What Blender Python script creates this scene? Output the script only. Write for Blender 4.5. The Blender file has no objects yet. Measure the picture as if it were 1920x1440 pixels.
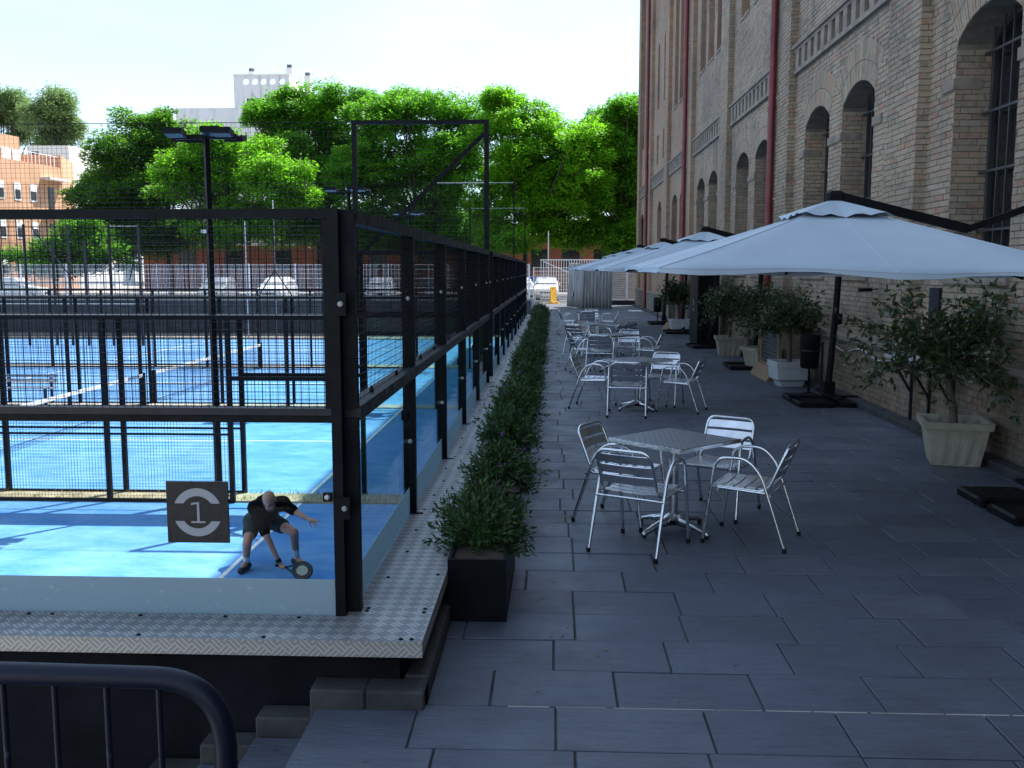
import bpy, bmesh, math, random
from mathutils import Vector, Matrix
R = math.radians
rnd = random.Random(11)
SC = bpy.context.scene
COL = SC.collection

# ---------------------------------------------------------------- camera, sky, sun, exposure
CH = 2.03
FPX, YAW, PIT = 1819.3, .0415, .1175
cam = bpy.data.cameras.new('camera'); camo = bpy.data.objects.new('camera', cam); COL.objects.link(camo)
cam.sensor_width = 36; cam.lens = FPX / 1920 * 36; cam.clip_start = .05; cam.clip_end = 4000
camo.location = (0, 0, CH); camo.rotation_euler = (math.pi / 2 - PIT, 0, YAW)
SC.camera = camo
SUND = Vector((-.42, -.48, -1)).normalized()
W = bpy.data.worlds.new('World'); SC.world = W; W.use_nodes = True
wn, wl = W.node_tree.nodes, W.node_tree.links
sky = wn.new('ShaderNodeTexSky'); sky.sky_type = 'NISHITA'; sky.sun_disc = False
sky.sun_elevation = math.asin(-SUND.z); sky.sun_rotation = math.atan2(.42, .48)
sky.air_density = 1.0; sky.dust_density = .25; sky.ozone_density = 4.0
tc = wn.new('ShaderNodeTexCoord'); mp = wn.new('ShaderNodeMapping'); mp.inputs['Scale'].default_value = (1.3, 1.3, 5.0)
nz = wn.new('ShaderNodeTexNoise'); nz.inputs['Scale'].default_value = 1.7; nz.inputs['Detail'].default_value = 7; nz.inputs['Roughness'].default_value = .55
cr = wn.new('ShaderNodeValToRGB'); cr.color_ramp.elements[0].position = .36; cr.color_ramp.elements[1].position = .70
cr.color_ramp.elements[0].color = (.34, .34, .34, 1); cr.color_ramp.elements[1].color = (.78, .78, .78, 1)
mx = wn.new('ShaderNodeMixRGB'); mx.inputs['Color2'].default_value = (3.8, 4.7, 5.9, 1)
wl.new(tc.outputs['Generated'], mp.inputs['Vector']); wl.new(mp.outputs[0], nz.inputs['Vector'])
wl.new(nz.outputs['Fac'], cr.inputs['Fac']); wl.new(cr.outputs['Color'], mx.inputs['Fac'])
wl.new(sky.outputs['Color'], mx.inputs['Color1']); wl.new(mx.outputs[0], wn['Background'].inputs['Color'])
wn['Background'].inputs['Strength'].default_value = .12
sl = bpy.data.lights.new('sun', 'SUN'); so = bpy.data.objects.new('sun', sl); COL.objects.link(so)
sl.energy = 5.0; sl.angle = R(.53); sl.color = (1, .96, .90); so.rotation_euler = SUND.to_track_quat('-Z', 'Y').to_euler(); so.location = (10, 10, 40)
SC.view_settings.view_transform = 'Standard'; SC.view_settings.look = 'None'; SC.view_settings.gamma = 1
SC.view_settings.use_curve_mapping = False; SC.view_settings.exposure = 1.28
SC.render.engine = 'CYCLES'
SC.cycles.max_bounces = 10; SC.cycles.transparent_max_bounces = 24; SC.cycles.glossy_bounces = 4

def P(px, py, Y):
    """world point seen at photograph pixel (px,py) at distance Y along the terrace"""
    v = Vector(((px - 960) / FPX, 1, -(py - 720) / FPX))
    cp, sp = math.cos(PIT), math.sin(PIT)
    w = Vector((v.x, v.y * cp + v.z * sp, -v.y * sp + v.z * cp))
    c, s = math.cos(YAW), math.sin(YAW)
    w = Vector((w.x * c - w.y * s, w.x * s + w.y * c, w.z))
    return w * (Y / w.y) + Vector((0, 0, CH))

# ---------------------------------------------------------------- helpers
class MB:
    def __init__(s): s.v = []; s.f = []; s.sm = []
    def add(s, vs, fs, smooth=False):
        b = len(s.v); s.v += [tuple(p) for p in vs]
        for q in fs: s.f.append(tuple(b + i for i in q)); s.sm.append(smooth)
        return s
    def box(s, x0, y0, z0, x1, y1, z1):
        return s.add([(x0,y0,z0),(x1,y0,z0),(x1,y1,z0),(x0,y1,z0),(x0,y0,z1),(x1,y0,z1),(x1,y1,z1),(x0,y1,z1)],
                     [(0,3,2,1),(4,5,6,7),(0,1,5,4),(1,2,6,5),(2,3,7,6),(3,0,4,7)])
    def cbox(s, c, sx, sy, sz, rz=0, rx=0, ry=0):
        M = Matrix.Rotation(rz, 3, 'Z') @ Matrix.Rotation(ry, 3, 'Y') @ Matrix.Rotation(rx, 3, 'X'); c = Vector(c)
        vs = [c + M @ Vector((a*sx/2, b*sy/2, d*sz/2)) for d in (-1,1) for a,b in ((-1,-1),(1,-1),(1,1),(-1,1))]
        return s.add(vs, [(0,3,2,1),(4,5,6,7),(0,1,5,4),(1,2,6,5),(2,3,7,6),(3,0,4,7)])
    def chbox(s, x0, y0, z0, x1, y1, z1, c=.01):
        """box with chamfered top and upright edges"""
        def ring(i, z): return [(x0+i+c,y0+i,z),(x1-i-c,y0+i,z),(x1-i,y0+i+c,z),(x1-i,y1-i-c,z),(x1-i-c,y1-i,z),(x0+i+c,y1-i,z),(x0+i,y1-i-c,z),(x0+i,y0+i+c,z)]
        vs = ring(0,z0)+ring(0,z1-c)+ring(c,z1)
        fs = [tuple(range(7,-1,-1)), tuple(range(16,24))]
        for k in range(2):
            for i in range(8): j=(i+1)%8; fs.append((k*8+i,k*8+j,k*8+8+j,k*8+8+i))
        return s.add(vs, fs)
    def bar(s, a, b, w, h=None):
        """square bar between two points"""
        a, b = Vector(a), Vector(b); h = h or w; d = (b-a).normalized()
        u = d.cross(Vector((0,0,1))); u = u.normalized() if u.length > .01 else Vector((1,0,0)); n = u.cross(d)
        vs = [p + u*x*w/2 + n*y*h/2 for p in (a,b) for x,y in ((-1,-1),(1,-1),(1,1),(-1,1))]
        return s.add(vs, [(0,3,2,1),(4,5,6,7),(0,1,5,4),(1,2,6,5),(2,3,7,6),(3,0,4,7)])
    def wire(s, a, b, w):
        a, b = Vector(a), Vector(b); d = (b-a).normalized()
        u = d.cross(Vector((0,0,1))); u = u.normalized() if u.length > .01 else Vector((1,0,0)); n = u.cross(d)
        vs = [p + (u*math.cos(t)+n*math.sin(t))*w/2 for p in (a,b) for t in (.3,2.4,4.5)]
        return s.add(vs, [(0,1,4,3),(1,2,5,4),(2,0,3,5)])
    def tube(s, pts, r, n=8, caps=True, closed=False):
        pts = [Vector(p) for p in pts]; m = len(pts); rs = r if isinstance(r, (list,tuple)) else [r]*m
        vs = []; t0 = None; u = None
        for i,p in enumerate(pts):
            if closed: t = (pts[(i+1)%m]-pts[i-1]).normalized()
            else: t = (pts[min(i+1,m-1)]-pts[max(i-1,0)]).normalized()
            if u is None:
                u = t.cross(Vector((0,0,1)))
                if u.length < .05: u = t.cross(Vector((0,1,0)))
            u = (u - t*u.dot(t)).normalized(); w = t.cross(u)
            for k in range(n):
                a = 2*math.pi*k/n; vs.append(p + (u*math.cos(a)+w*math.sin(a))*rs[i])
        fs = []
        for i in range(m if closed else m-1):
            for k in range(n):
                a=i*n+k; b=i*n+(k+1)%n; j=((i+1)%m)*n; fs.append((a,b,j+(k+1)%n,j+k))
        s.add(vs, fs, True)
        if caps and not closed:
            s.add(vs[:n], [tuple(range(n-1,-1,-1))]); s.add(vs[-n:], [tuple(range(n))])
        return s
    def lathe(s, prof, n=20, c=(0,0,0), smooth=True):
        c = Vector(c); vs=[c+Vector((r*math.cos(2*math.pi*k/n), r*math.sin(2*math.pi*k/n), z)) for r,z in prof for k in range(n)]
        fs=[]
        for i in range(len(prof)-1):
            for k in range(n): fs.append((i*n+k,i*n+(k+1)%n,(i+1)*n+(k+1)%n,(i+1)*n+k))
        s.add(vs,fs,smooth); s.add(vs[-n:],[tuple(range(n))]); s.add(vs[:n],[tuple(range(n-1,-1,-1))]); return s
    def ell(s, c, rx, ry, rz, M=None, n=14, m=9):
        c=Vector(c); M = M or Matrix.Identity(3); vs=[]; fs=[]
        for i in range(m+1):
            t=math.pi*i/m
            for k in range(n):
                a=2*math.pi*k/n; vs.append(c+M@Vector((rx*math.sin(t)*math.cos(a),ry*math.sin(t)*math.sin(a),rz*math.cos(t))))
        for i in range(m):
            for k in range(n): fs.append((i*n+k,(i+1)*n+k,(i+1)*n+(k+1)%n,i*n+(k+1)%n))
        return s.add(vs,fs,True)
    def prism(s, poly, O, U, V, N, d):
        """2-D polygon poly in frame (O,U,V) given depth d along N"""
        O,U,V,N=[Vector(q) for q in (O,U,V,N)]; n=len(poly)
        vs=[O+U*a+V*b for a,b in poly]+[O+U*a+V*b+N*d for a,b in poly]
        return s.add(vs,[tuple(range(n-1,-1,-1)),tuple(range(n,2*n))]+[(i,(i+1)%n,n+(i+1)%n,n+i) for i in range(n)])
    def leaf(s, p, d, n, L, Wd):
        sd = d.cross(n)
        if sd.length < 1e-4: sd = Vector((1,0,0))
        sd = sd.normalized()*Wd/2; m = p + d*L*.45
        b=len(s.v); s.v += [tuple(p),tuple(m+sd),tuple(p+d*L),tuple(m-sd)]; s.f.append((b,b+1,b+2,b+3)); s.sm.append(False)
    def build(s, name, m, parent=None, world=True, loc=None, fixn=False):
        me = bpy.data.meshes.new(name)
        off = WL.get(parent, Vector((0,0,0))) if (parent and world) else Vector((0,0,0))
        if loc is not None: off = off*0 + Vector(loc)
        vs = s.v if off.length == 0 else [(x-off.x,y-off.y,z-off.z) for x,y,z in s.v]
        me.from_pydata(vs, [], s.f); me.polygons.foreach_set('use_smooth', s.sm)
        if fixn:
            bm = bmesh.new(); bm.from_mesh(me); bmesh.ops.remove_doubles(bm, verts=bm.verts, dist=1e-5); bmesh.ops.recalc_face_normals(bm, faces=bm.faces); bm.to_mesh(me); bm.free()
        me.update(); me.materials.append(M[m] if isinstance(m, str) else m)
        o = bpy.data.objects.new(name, me); COL.objects.link(o)
        if parent: o.parent = parent
        if loc is not None: o.location = loc
        WL[o] = WL.get(parent, Vector((0,0,0))) + (Vector(loc) if loc is not None and parent else Vector((0,0,0)))
        return o
WL = {}
def link(me, name, parent=None, loc=(0,0,0), rot=(0,0,0), scale=(1,1,1)):
    o = bpy.data.objects.new(name, me); COL.objects.link(o); o.parent = parent; o.location = loc; o.rotation_euler = rot; o.scale = scale; return o
def tag(o, label, cat, group=None):
    o['label'] = label; o['category'] = cat
    if group: o['group'] = group
    return o
def thing(name, label, cat, loc=(0,0,0), rz=0, group=None):
    o = bpy.data.objects.new(name, None); COL.objects.link(o); o.location = loc; o.rotation_euler = (0,0,rz); o.empty_display_size = .2
    WL[o] = Vector(loc); return tag(o, label, cat, group)
def struct(o): o['kind'] = 'structure'; return o
def stuff(o): o['kind'] = 'stuff'; return o
def dup(o, parent=None):
    c = o.copy(); COL.objects.link(c); c.parent = parent
    for ch in list(o.children): dup(ch, c)
    return c
ORD = ['first','second','third','fourth','fifth','sixth','seventh','eighth','ninth','tenth','eleventh','twelfth','thirteenth','fourteenth','fifteenth','sixteenth','seventeenth','eighteenth','nineteenth','twentieth','twenty-first','twenty-second','twenty-third','twenty-fourth','twenty-fifth','twenty-sixth']
UP = Vector((0,0,1))

# ---------------------------------------------------------------- materials
M = {}
class NT:
    def __init__(s, name):
        s.m = bpy.data.materials.new(name); s.m.use_nodes = True; s.t = s.m.node_tree; s.n = s.t.nodes; s.l = s.t.links
        s.b = s.n['Principled BSDF']; s.out = s.n['Material Output']; M[name] = s.m; s._co = {}
    def new(s, t, **k):
        n = s.n.new('ShaderNode'+t)
        for a,b in k.items(): setattr(n, a, b)
        return n
    def co(s, kind='Object'):
        if kind not in s._co: s._co[kind] = s.new('TexCoord').outputs[kind] if kind != 'Position' else s.new('NewGeometry').outputs['Position']
        return s._co[kind]
    def map(s, co, scale=(1,1,1), rot=(0,0,0), loc=(0,0,0)):
        n = s.new('Mapping'); s.l.new(co, n.inputs['Vector']); n.inputs['Scale'].default_value = scale; n.inputs['Rotation'].default_value = rot; n.inputs['Location'].default_value = loc
        return n.outputs[0]
    def noise(s, co, scale, detail=4, rough=.55):
        n = s.new('TexNoise'); n.inputs['Scale'].default_value = scale; n.inputs['Detail'].default_value = detail; n.inputs['Roughness'].default_value = rough
        s.l.new(co, n.inputs['Vector']); return n.outputs['Fac']
    def ramp(s, fac, stops):
        n = s.new('ValToRGB'); e = n.color_ramp.elements
        while len(e) < len(stops): e.new(.5)
        for i,(p,c) in enumerate(stops): e[i].position = p; e[i].color = (*c,1) if len(c)==3 else c
        s.l.new(fac, n.inputs['Fac']); return n.outputs['Color']
    def mix(s, fac, a, b, mode='MIX'):
        n = s.new('MixRGB', blend_type=mode)
        for i,q in (('Fac',fac),('Color1',a),('Color2',b)):
            if hasattr(q,'links'): s.l.new(q, n.inputs[i])
            elif i=='Fac': n.inputs[i].default_value = q
            else: n.inputs[i].default_value = (*q,1)
        return n.outputs[0]
    def math(s, op, a, b=None, c=None):
        n = s.new('Math', operation=op)
        for i,q in enumerate((a,b,c)):
            if q is None: continue
            if hasattr(q,'links'): s.l.new(q, n.inputs[i])
            else: n.inputs[i].default_value = q
        return n.outputs[0]
    def bump(s, h, st=.3, dist=.01):
        n = s.new('Bump'); n.inputs['Strength'].default_value = st; n.inputs['Distance'].default_value = dist; s.l.new(h, n.inputs['Height'])
        s.l.new(n.outputs[0], s.b.inputs['Normal']); return n.outputs[0]
    def set(s, col=None, rough=None, metal=None, spec=None):
        for k,q in (('Base Color',col),('Roughness',rough),('Metallic',metal),('Specular IOR Level',spec)):
            if q is None: continue
            if hasattr(q,'links'): s.l.new(q, s.b.inputs[k])
            elif k=='Base Color': s.b.inputs[k].default_value = (*q,1)
            else: s.b.inputs[k].default_value = q
        return s
def simple(name, col, rough=.5, metal=0, var=.25, sc=3, bs=0, bsc=60, spec=.5, kind='Object'):
    """plain surface with mottled colour, uneven gloss and fine relief"""
    n = NT(name); c = n.co(kind); f = n.noise(c, sc, 5)
    lo = tuple(max(0,q*(1-var)) for q in col); hi = tuple(min(1,q*(1+var)) for q in col)
    n.set(n.ramp(f, [(.3,lo),(.7,hi)]), n.ramp(n.noise(c, sc*2.3, 3), [(.3,(max(.03,rough-.1),)*3),(.7,(min(1,rough+.12),)*3)]), metal, spec)
    if bs: n.bump(n.noise(c, bsc, 4), bs, .004)
    return n
simple('black_metal', (.006,.0065,.008), .45, 0, .3, 6, .05, 200, spec=.1)
simple('dark_steel', (.016,.017,.022), .36, .0, .3, 6, spec=.25)
simple('alu', (.72,.73,.75), .22, 1, .05, 9)
simple('alu_slat', (.74,.75,.77), .33, 1, .05, 6)
simple('rubber', (.01,.01,.01), .8, spec=.2)
simple('bolt_grey', (.30,.31,.30), .45, .5, .12, 12)
simple('galv', (.5,.51,.53), .45, .7, .12, 12)
simple('white_metal', (.72,.72,.72), .45, 0, .08, 5)
simple('white_wire', (.7,.7,.7), .5, 0, .05, 2)
simple('concrete', (.36,.34,.31), .85, 0, .25, 3, .3, 40)
simple('concrete_dark', (.12,.12,.115), .85, 0, .45, 4, .4, 30)
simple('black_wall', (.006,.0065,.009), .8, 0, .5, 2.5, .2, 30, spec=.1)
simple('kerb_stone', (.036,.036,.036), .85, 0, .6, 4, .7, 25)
simple('red_pipe', (.13,.010,.014), .4, 0, .3, 1.5)
simple('plastic_white', (.46,.47,.47), .5, 0, .12, 6)
simple('plastic_cream', (.34,.30,.22), .55, 0, .15, 6)
simple('soil', (.04,.028,.02), .95, 0, .5, 20, .6, 60)
simple('bark', (.09,.07,.05), .9, 0, .4, 12, .6, 40)
simple('bark_dark', (.045,.037,.03), .9, 0, .4, 3, .5, 20)
simple('wood', (.22,.14,.075), .7, 0, .3, 8, .2, 60)
simple('orange_render', (.52,.30,.18), .85, 0, .12, .6, kind='Position')
simple('brick_far', (.17,.05,.024), .85, 0, .2, .8, kind='Position')
simple('white_render', (.62,.61,.59), .8, 0, .1, .35, kind='Position')
simple('shutter', (.75,.75,.74), .5)
simple('dark_glass', (.010,.012,.014), .15, 0, .3, 3, spec=.35)
simple('asphalt', (.06,.06,.06), .9, 0, .3, 1.5, .3, 80, kind='Position')
simple('pale_ground', (.42,.38,.32), .9, 0, .2, .6, .2, 30, kind='Position')
simple('dry_strip', (.33,.27,.18), .95, 0, .4, 3, .4, 30, kind='Position')
simple('wind_net', (.04,.045,.05), .9, 0, .4, 2)
simple('yellow_plastic', (.75,.42,.02), .5)
simple('skin', (.42,.20,.135), .5, 0, .12, 14, spec=.4)
simple('shirt', (.004,.004,.005), .9, 0, .4, 20, .3, 60, spec=.05)
simple('shorts', (.018,.036,.034), .9, 0, .3, 15, .3, 60, spec=.1)
simple('sock', (.72,.72,.74), .8)
simple('shoe', (.02,.02,.022), .6)
simple('beard', (.05,.03,.02), .9)
simple('racket_face', (.42,.4,.3), .5, 0, .15, 30)
simple('ball', (.5,.65,.08), .9)
simple('car_white', (.7,.7,.7), .2, 0, .04, 2)
simple('car_silver', (.45,.46,.48), .25, .6, .05, 2)
simple('car_blue', (.05,.10,.25), .25, .1, .05, 2)
simple('car_dark', (.03,.03,.035), .25, .1, .05, 2)
simple('car_glass', (.03,.035,.04), .05, 0, .1, 2)
simple('lamp_red', (.5,.02,.02), .25)
simple('lamp_clear', (.7,.7,.7), .1)
simple('tyre', (.02,.02,.02), .85)
simple('plaque', (.010,.008,.008), .6, 0, .15, 8)
simple('plaque_mark', (.30,.31,.34), .5, 0, .05, 8)
simple('flower', (.2,.06,.3), .7)
simple('line_white', (.8,.8,.8), .8, 0, .12, 8, kind='Position')
simple('tape_white', (.8,.8,.78), .7)
simple('bricks_edge', (.19,.155,.12), .85, 0, .3, 4, .4, 40)
simple('lamp_glass', (.03,.032,.036), .3, spec=.2)
simple('mullion', (.03,.03,.032), .5)

# brick colours: one ramp, driven per brick
BR = [(0,(.155,.122,.08)),(.10,(.22,.172,.112)),(.42,(.275,.216,.142)),(.72,(.30,.228,.148)),(.88,(.295,.19,.115)),(.96,(.28,.135,.08)),(1,(.31,.27,.2))]
def brickmat(name, src):
    n = NT(name); c = n.co('Position')
    r = n.new('ObjectInfo').outputs['Random'] if src=='obj' else n.new('NewGeometry').outputs['Random Per Island']
    base = n.ramp(r, BR)
    big = n.ramp(n.noise(c, .55, 4), [(.32,(.62,.60,.58)),(.6,(1.05,1.02,1))])
    col = n.mix(1, base, big, 'MULTIPLY')
    col = n.mix(n.ramp(n.noise(c, 14, 5), [(.35,(0,0,0)),(.75,(.55,.55,.55))]), col, (.35,.30,.245))
    wet = n.ramp(n.noise(n.map(c,(1.6,1.6,.16)), 1.3, 6, .65), [(.52,(0,0,0)),(.72,(.55,.55,.55))]); col = n.mix(wet, col, (.085,.075,.066))
    n.set(col, .88); n.bump(n.noise(c, 55, 5), .5, .006)
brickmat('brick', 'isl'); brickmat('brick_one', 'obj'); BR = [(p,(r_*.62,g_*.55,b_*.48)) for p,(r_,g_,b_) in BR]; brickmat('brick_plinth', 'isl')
n = NT('mortar'); c = n.co('Position'); n.set(n.ramp(n.noise(c, 5, 5), [(.3,(.085,.075,.062)),(.7,(.17,.15,.125))]), .95); n.bump(n.noise(c, 60, 4), .5, .006)
def bricktex(name, axis, redden=0):
    n = NT(name); c = n.co('Position'); sp = n.new('SeparateXYZ'); n.l.new(c, sp.inputs[0]); cb = n.new('CombineXYZ')
    n.l.new(sp.outputs[axis], cb.inputs[0]); n.l.new(sp.outputs[2], cb.inputs[1])
    b = n.new('TexBrick'); n.l.new(cb.outputs[0], b.inputs['Vector'])
    for k,v in (('Scale',1),('Mortar Size',.007),('Mortar Smooth',.2),('Brick Width',.26),('Row Height',.0755),('Bias',0)): b.inputs[k].default_value = v
    b.inputs['Color1'].default_value = (.22,.174,.115,1); b.inputs['Color2'].default_value = (.34,.23,.142,1); b.inputs['Mortar'].default_value = (.12,.105,.088,1)
    big = n.ramp(n.noise(c, .5, 5), [(.32,(.66,.63,.6)),(.62,(1.08,1.04,1))])
    col = n.mix(1, b.outputs['Color'], big, 'MULTIPLY')
    red = n.ramp(n.noise(n.map(c,(.6,.6,2.2)), .9, 5), [(.5-redden*.25,(0,0,0)),(.7,(.6,.6,.6))])
    wet = n.ramp(n.noise(n.map(c,(1.6,1.6,.16)), 1.3, 6, .65), [(.52,(0,0,0)),(.72,(.5,.5,.5))]); col = n.mix(red, col, (.30,.15,.10)); col = n.mix(wet, col, (.085,.075,.066)); n.set(col, .9); n.bump(b.outputs['Fac'], -.5, .008)
bricktex('brick_tex_y', 1, .3); bricktex('brick_tex_x', 0, .9)

# slate paving
def slate(name, src):
    n = NT(name); c = n.co('Position'); r = n.new('ObjectInfo').outputs['Random'] if src=='obj' else n.new('NewGeometry').outputs['Random Per Island']
    tint = n.ramp(r, [(0,(.066,.080,.110)),(.35,(.076,.091,.122)),(.7,(.084,.099,.131)),(1,(.100,.114,.142))])
    st = n.noise(n.map(c,(3,22,8)), 1.2, 6, .6); col = n.mix(1, tint, n.ramp(st, [(.25,(.68,.7,.74)),(.5,(1,1,1)),(.75,(1.16,1.14,1.1))]), 'MULTIPLY')
    dirt = n.ramp(n.noise(c, .8, 6, .62), [(.4,(0,0,0)),(.72,(.55,.55,.55))]); col = n.mix(dirt, col, (.043,.043,.046))
    lime = n.ramp(n.noise(c, 3.1, 7, .65), [(.66,(0,0,0)),(.78,(.4,.4,.4))]); col = n.mix(lime, col, (.22,.22,.22))
    spot = n.ramp(n.noise(c, 11, 3), [(.70,(0,0,0)),(.735,(.7,.7,.7))]); col = n.mix(spot, col, (.03,.03,.033)); sc2 = n.ramp(n.noise(n.map(c,(1,1,1),(0,0,.4)), .45, 7, .7), [(.56,(0,0,0)),(.62,(.5,.5,.5))]); col = n.mix(sc2, col, (.04,.042,.05))
    n.set(col, n.ramp(n.noise(c, 2.2, 5), [(.3,(.40,)*3),(.7,(.68,)*3)])); n.bump(n.noise(n.map(c,(6,26,8)), 2.2, 7, .6), .5, .012)
slate('slate', 'obj'); slate('slate_far', 'isl')
simple('joint', (.05,.048,.047), .95, 0, .8, 2.3, .5, 60, kind='Position')

# diamond plate
n = NT('plate'); c = n.co('Position'); rot = n.map(c, (1,1,1), (0,0,R(45)))
ck = n.new('TexChecker'); n.l.new(n.map(rot,(1,1,0),(0,0,0),(0,0,.01)), ck.inputs['Vector']); ck.inputs['Scale'].default_value = 17
sp = n.new('SeparateXYZ'); n.l.new(rot, sp.inputs[0])
def bars(ax): return n.math('GREATER_THAN', n.math('SINE', n.math('MULTIPLY', sp.outputs[ax], 2*math.pi*17*3.0)), .25)
pat = n.mix(ck.outputs['Fac'], bars(0), bars(1)); nzp = n.noise(c, 2.2, 5)
n.set(n.mix(1, n.mix(pat, n.ramp(nzp,[(.3,(.22,.22,.225)),(.7,(.31,.31,.31))]), n.ramp(nzp,[(.3,(.38,.38,.39)),(.7,(.5,.495,.49))])), n.ramp(ck.outputs['Fac'],[(0,(.72,.72,.73)),(1,(1.1,1.1,1.1))]),'MULTIPLY'), n.ramp(n.noise(c,5,4),[(.3,(.38,)*3),(.7,(.6,)*3)]), .55); n.bump(pat, .5, .003)
# same plate on the upright lip (pattern in x-z / y-z)
n = NT('plate_lip'); c = n.co('Position'); sp = n.new('SeparateXYZ'); n.l.new(c, sp.inputs[0]); cb = n.new('CombineXYZ')
n.l.new(n.math('ADD', sp.outputs[0], sp.outputs[1]), cb.inputs[0]); n.l.new(sp.outputs[2], cb.inputs[1])
rot = n.map(cb.outputs[0], (1,1,1), (0,0,R(45))); ck = n.new('TexChecker'); n.l.new(rot, ck.inputs['Vector']); ck.inputs['Scale'].default_value = 17
sp = n.new('SeparateXYZ'); n.l.new(rot, sp.inputs[0])
pat = n.mix(ck.outputs['Fac'], bars(0), bars(1))
n.set(n.mix(pat, (.26,.25,.24), (.42,.41,.39)), .5, .5); n.bump(pat, .6, .004)

# glass
def glass(name, tint, ior=1.45, extra=0):
    n = NT(name); n.n.remove(n.b); tr = n.new('BsdfTransparent'); tr.inputs[0].default_value = (*tint,1); g = n.new('BsdfGlossy'); g.inputs['Roughness'].default_value = .01
    ge = n.new('NewGeometry'); dt = n.new('VectorMath', operation='DOT_PRODUCT'); n.l.new(ge.outputs['Normal'], dt.inputs[0]); n.l.new(ge.outputs['Incoming'], dt.inputs[1])
    fac = n.math('ADD', n.math('MULTIPLY', n.math('POWER', n.math('SUBTRACT', 1, n.math('ABSOLUTE', dt.outputs['Value'])), 5),   .46), .004); m = n.new('MixShader')
    dirt = n.new('BsdfDiffuse'); dirt.inputs[0].default_value = (.55,.6,.6,1); m2 = n.new('MixShader')
    f = n.ramp(n.noise(n.co('Position'), 1.6, 6, .65), [(.5,(.0,)*3),(.9,(.010,)*3)])
    n.l.new(fac, m.inputs[0]); n.l.new(tr.outputs[0], m.inputs[1]); n.l.new(g.outputs[0], m.inputs[2])
    n.l.new(f, m2.inputs[0]); n.l.new(m.outputs[0], m2.inputs[1]); n.l.new(dirt.outputs[0], m2.inputs[2]); n.l.new(m2.outputs[0], n.out.inputs[0])
glass('glass', (.9,.955,.95))
n = NT('frost'); c = n.co('Position'); n.n.remove(n.b)
d = n.new('BsdfDiffuse'); t = n.new('BsdfTranslucent'); m = n.new('MixShader'); m.inputs[0].default_value = .55
scr = n.ramp(n.noise(n.map(c,(9,9,9)), 3.5, 8, .75), [(.60,(.46,.55,.58)),(.70,(.78,.82,.82))])
n.l.new(scr, d.inputs[0]); n.l.new(scr, t.inputs[0]); n.l.new(d.outputs[0], m.inputs[1]); n.l.new(t.outputs[0], m.inputs[2]); n.l.new(m.outputs[0], n.out.inputs[0])

# court carpet with sand
n = NT('court_blue'); c = n.co('Position'); sand = n.noise(n.map(c,(1,1.7,1)), 1.1, 9, .78); fine = n.noise(c, 60, 5)
col = n.mix(n.ramp(sand,[(.34,(.06,.06,.06)),(.72,(.55,.55,.55))]), (.012,.16,.49), (.34,.56,.68)); col = n.mix(n.ramp(fine,[(.4,(0,0,0)),(.7,(.3,.3,.3))]), col, (.05,.24,.62))
n.set(col, .85); n.bump(fine, .4, .004)
# canvas
n = NT('canvas'); c = n.co('Object'); n.set(n.ramp(n.noise(c,1.2,6),[(.3,(.33,.41,.49)),(.7,(.42,.50,.58))]), .85); n.bump(n.noise(c, 3, 6), .25, .02)
n.b.inputs['Sheen Weight'].default_value = .15
n = NT('tarp'); c = n.co('Object'); st = n.noise(n.map(c,(9,9,.5)), 1.5, 6); n.set(n.ramp(st,[(.3,(.10,.10,.105)),(.5,(.2,.195,.19)),(.72,(.34,.32,.29))]), .9); n.bump(st,.5,.03)
# steel table top pressed with rings
n = NT('ring_steel'); c = n.co('Object'); sp = n.new('SeparateXYZ'); n.l.new(c, sp.inputs[0])
def fr(ax): return n.math('SUBTRACT', n.math('FRACT', n.math('MULTIPLY', sp.outputs[ax], 17)), .5)
a, b = fr(0), fr(1); rr = n.math('SQRT', n.math('ADD', n.math('MULTIPLY',a,a), n.math('MULTIPLY',b,b)))
h = n.math('SINE', n.math('MULTIPLY', rr, 26)); n.set(n.mix(n.ramp(h,[(.3,(0,0,0)),(.7,(1,1,1))]),(.24,.25,.27),n.ramp(n.noise(c,4,4),[(.3,(.6,.61,.63)),(.7,(.74,.74,.75))])), n.ramp(h,[(.2,(.36,)*3),(.8,(.18,)*3)]), 1); n.bump(h, 1.0, .006)
# leaves
def leafmat(name, a, b, tr=.45, rough=.5):
    n = NT(name); rn = n.new('NewGeometry').outputs['Random Per Island']; col = n.ramp(rn, [(0,a),(1,b)]); n.set(col, rough, None, .35)
    t = n.new('BsdfTranslucent'); n.l.new(n.mix(1, col, (1.35,1.5,.9), 'MULTIPLY'), t.inputs[0]); m = n.new('MixShader'); m.inputs[0].default_value = tr
    n.l.new(n.b.outputs[0], m.inputs[1]); n.l.new(t.outputs[0], m.inputs[2]); n.l.new(m.outputs[0], n.out.inputs[0])
leafmat('leaf_shrub', (.014,.04,.010), (.05,.11,.024), .16)
leafmat('leaf_ficus', (.022,.04,.016), (.06,.09,.03), .25, .35)
leafmat('leaf_lime', (.085,.235,.012), (.18,.38,.022), .58)
leafmat('leaf_green', (.055,.175,.014), (.13,.31,.022), .58)
leafmat('leaf_deep', (.045,.13,.014), (.10,.23,.02), .55)
leafmat('leaf_gum', (.10,.16,.07), (.2,.28,.13), .45)
leafmat('grass_dry', (.16,.13,.05), (.3,.25,.12), .4)

# ================================================================ SETTING
ZP = .3125           # walkway top
ZF = -1.68           # court floor
XW = -.958           # outer face of the glazed wall posts
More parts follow.
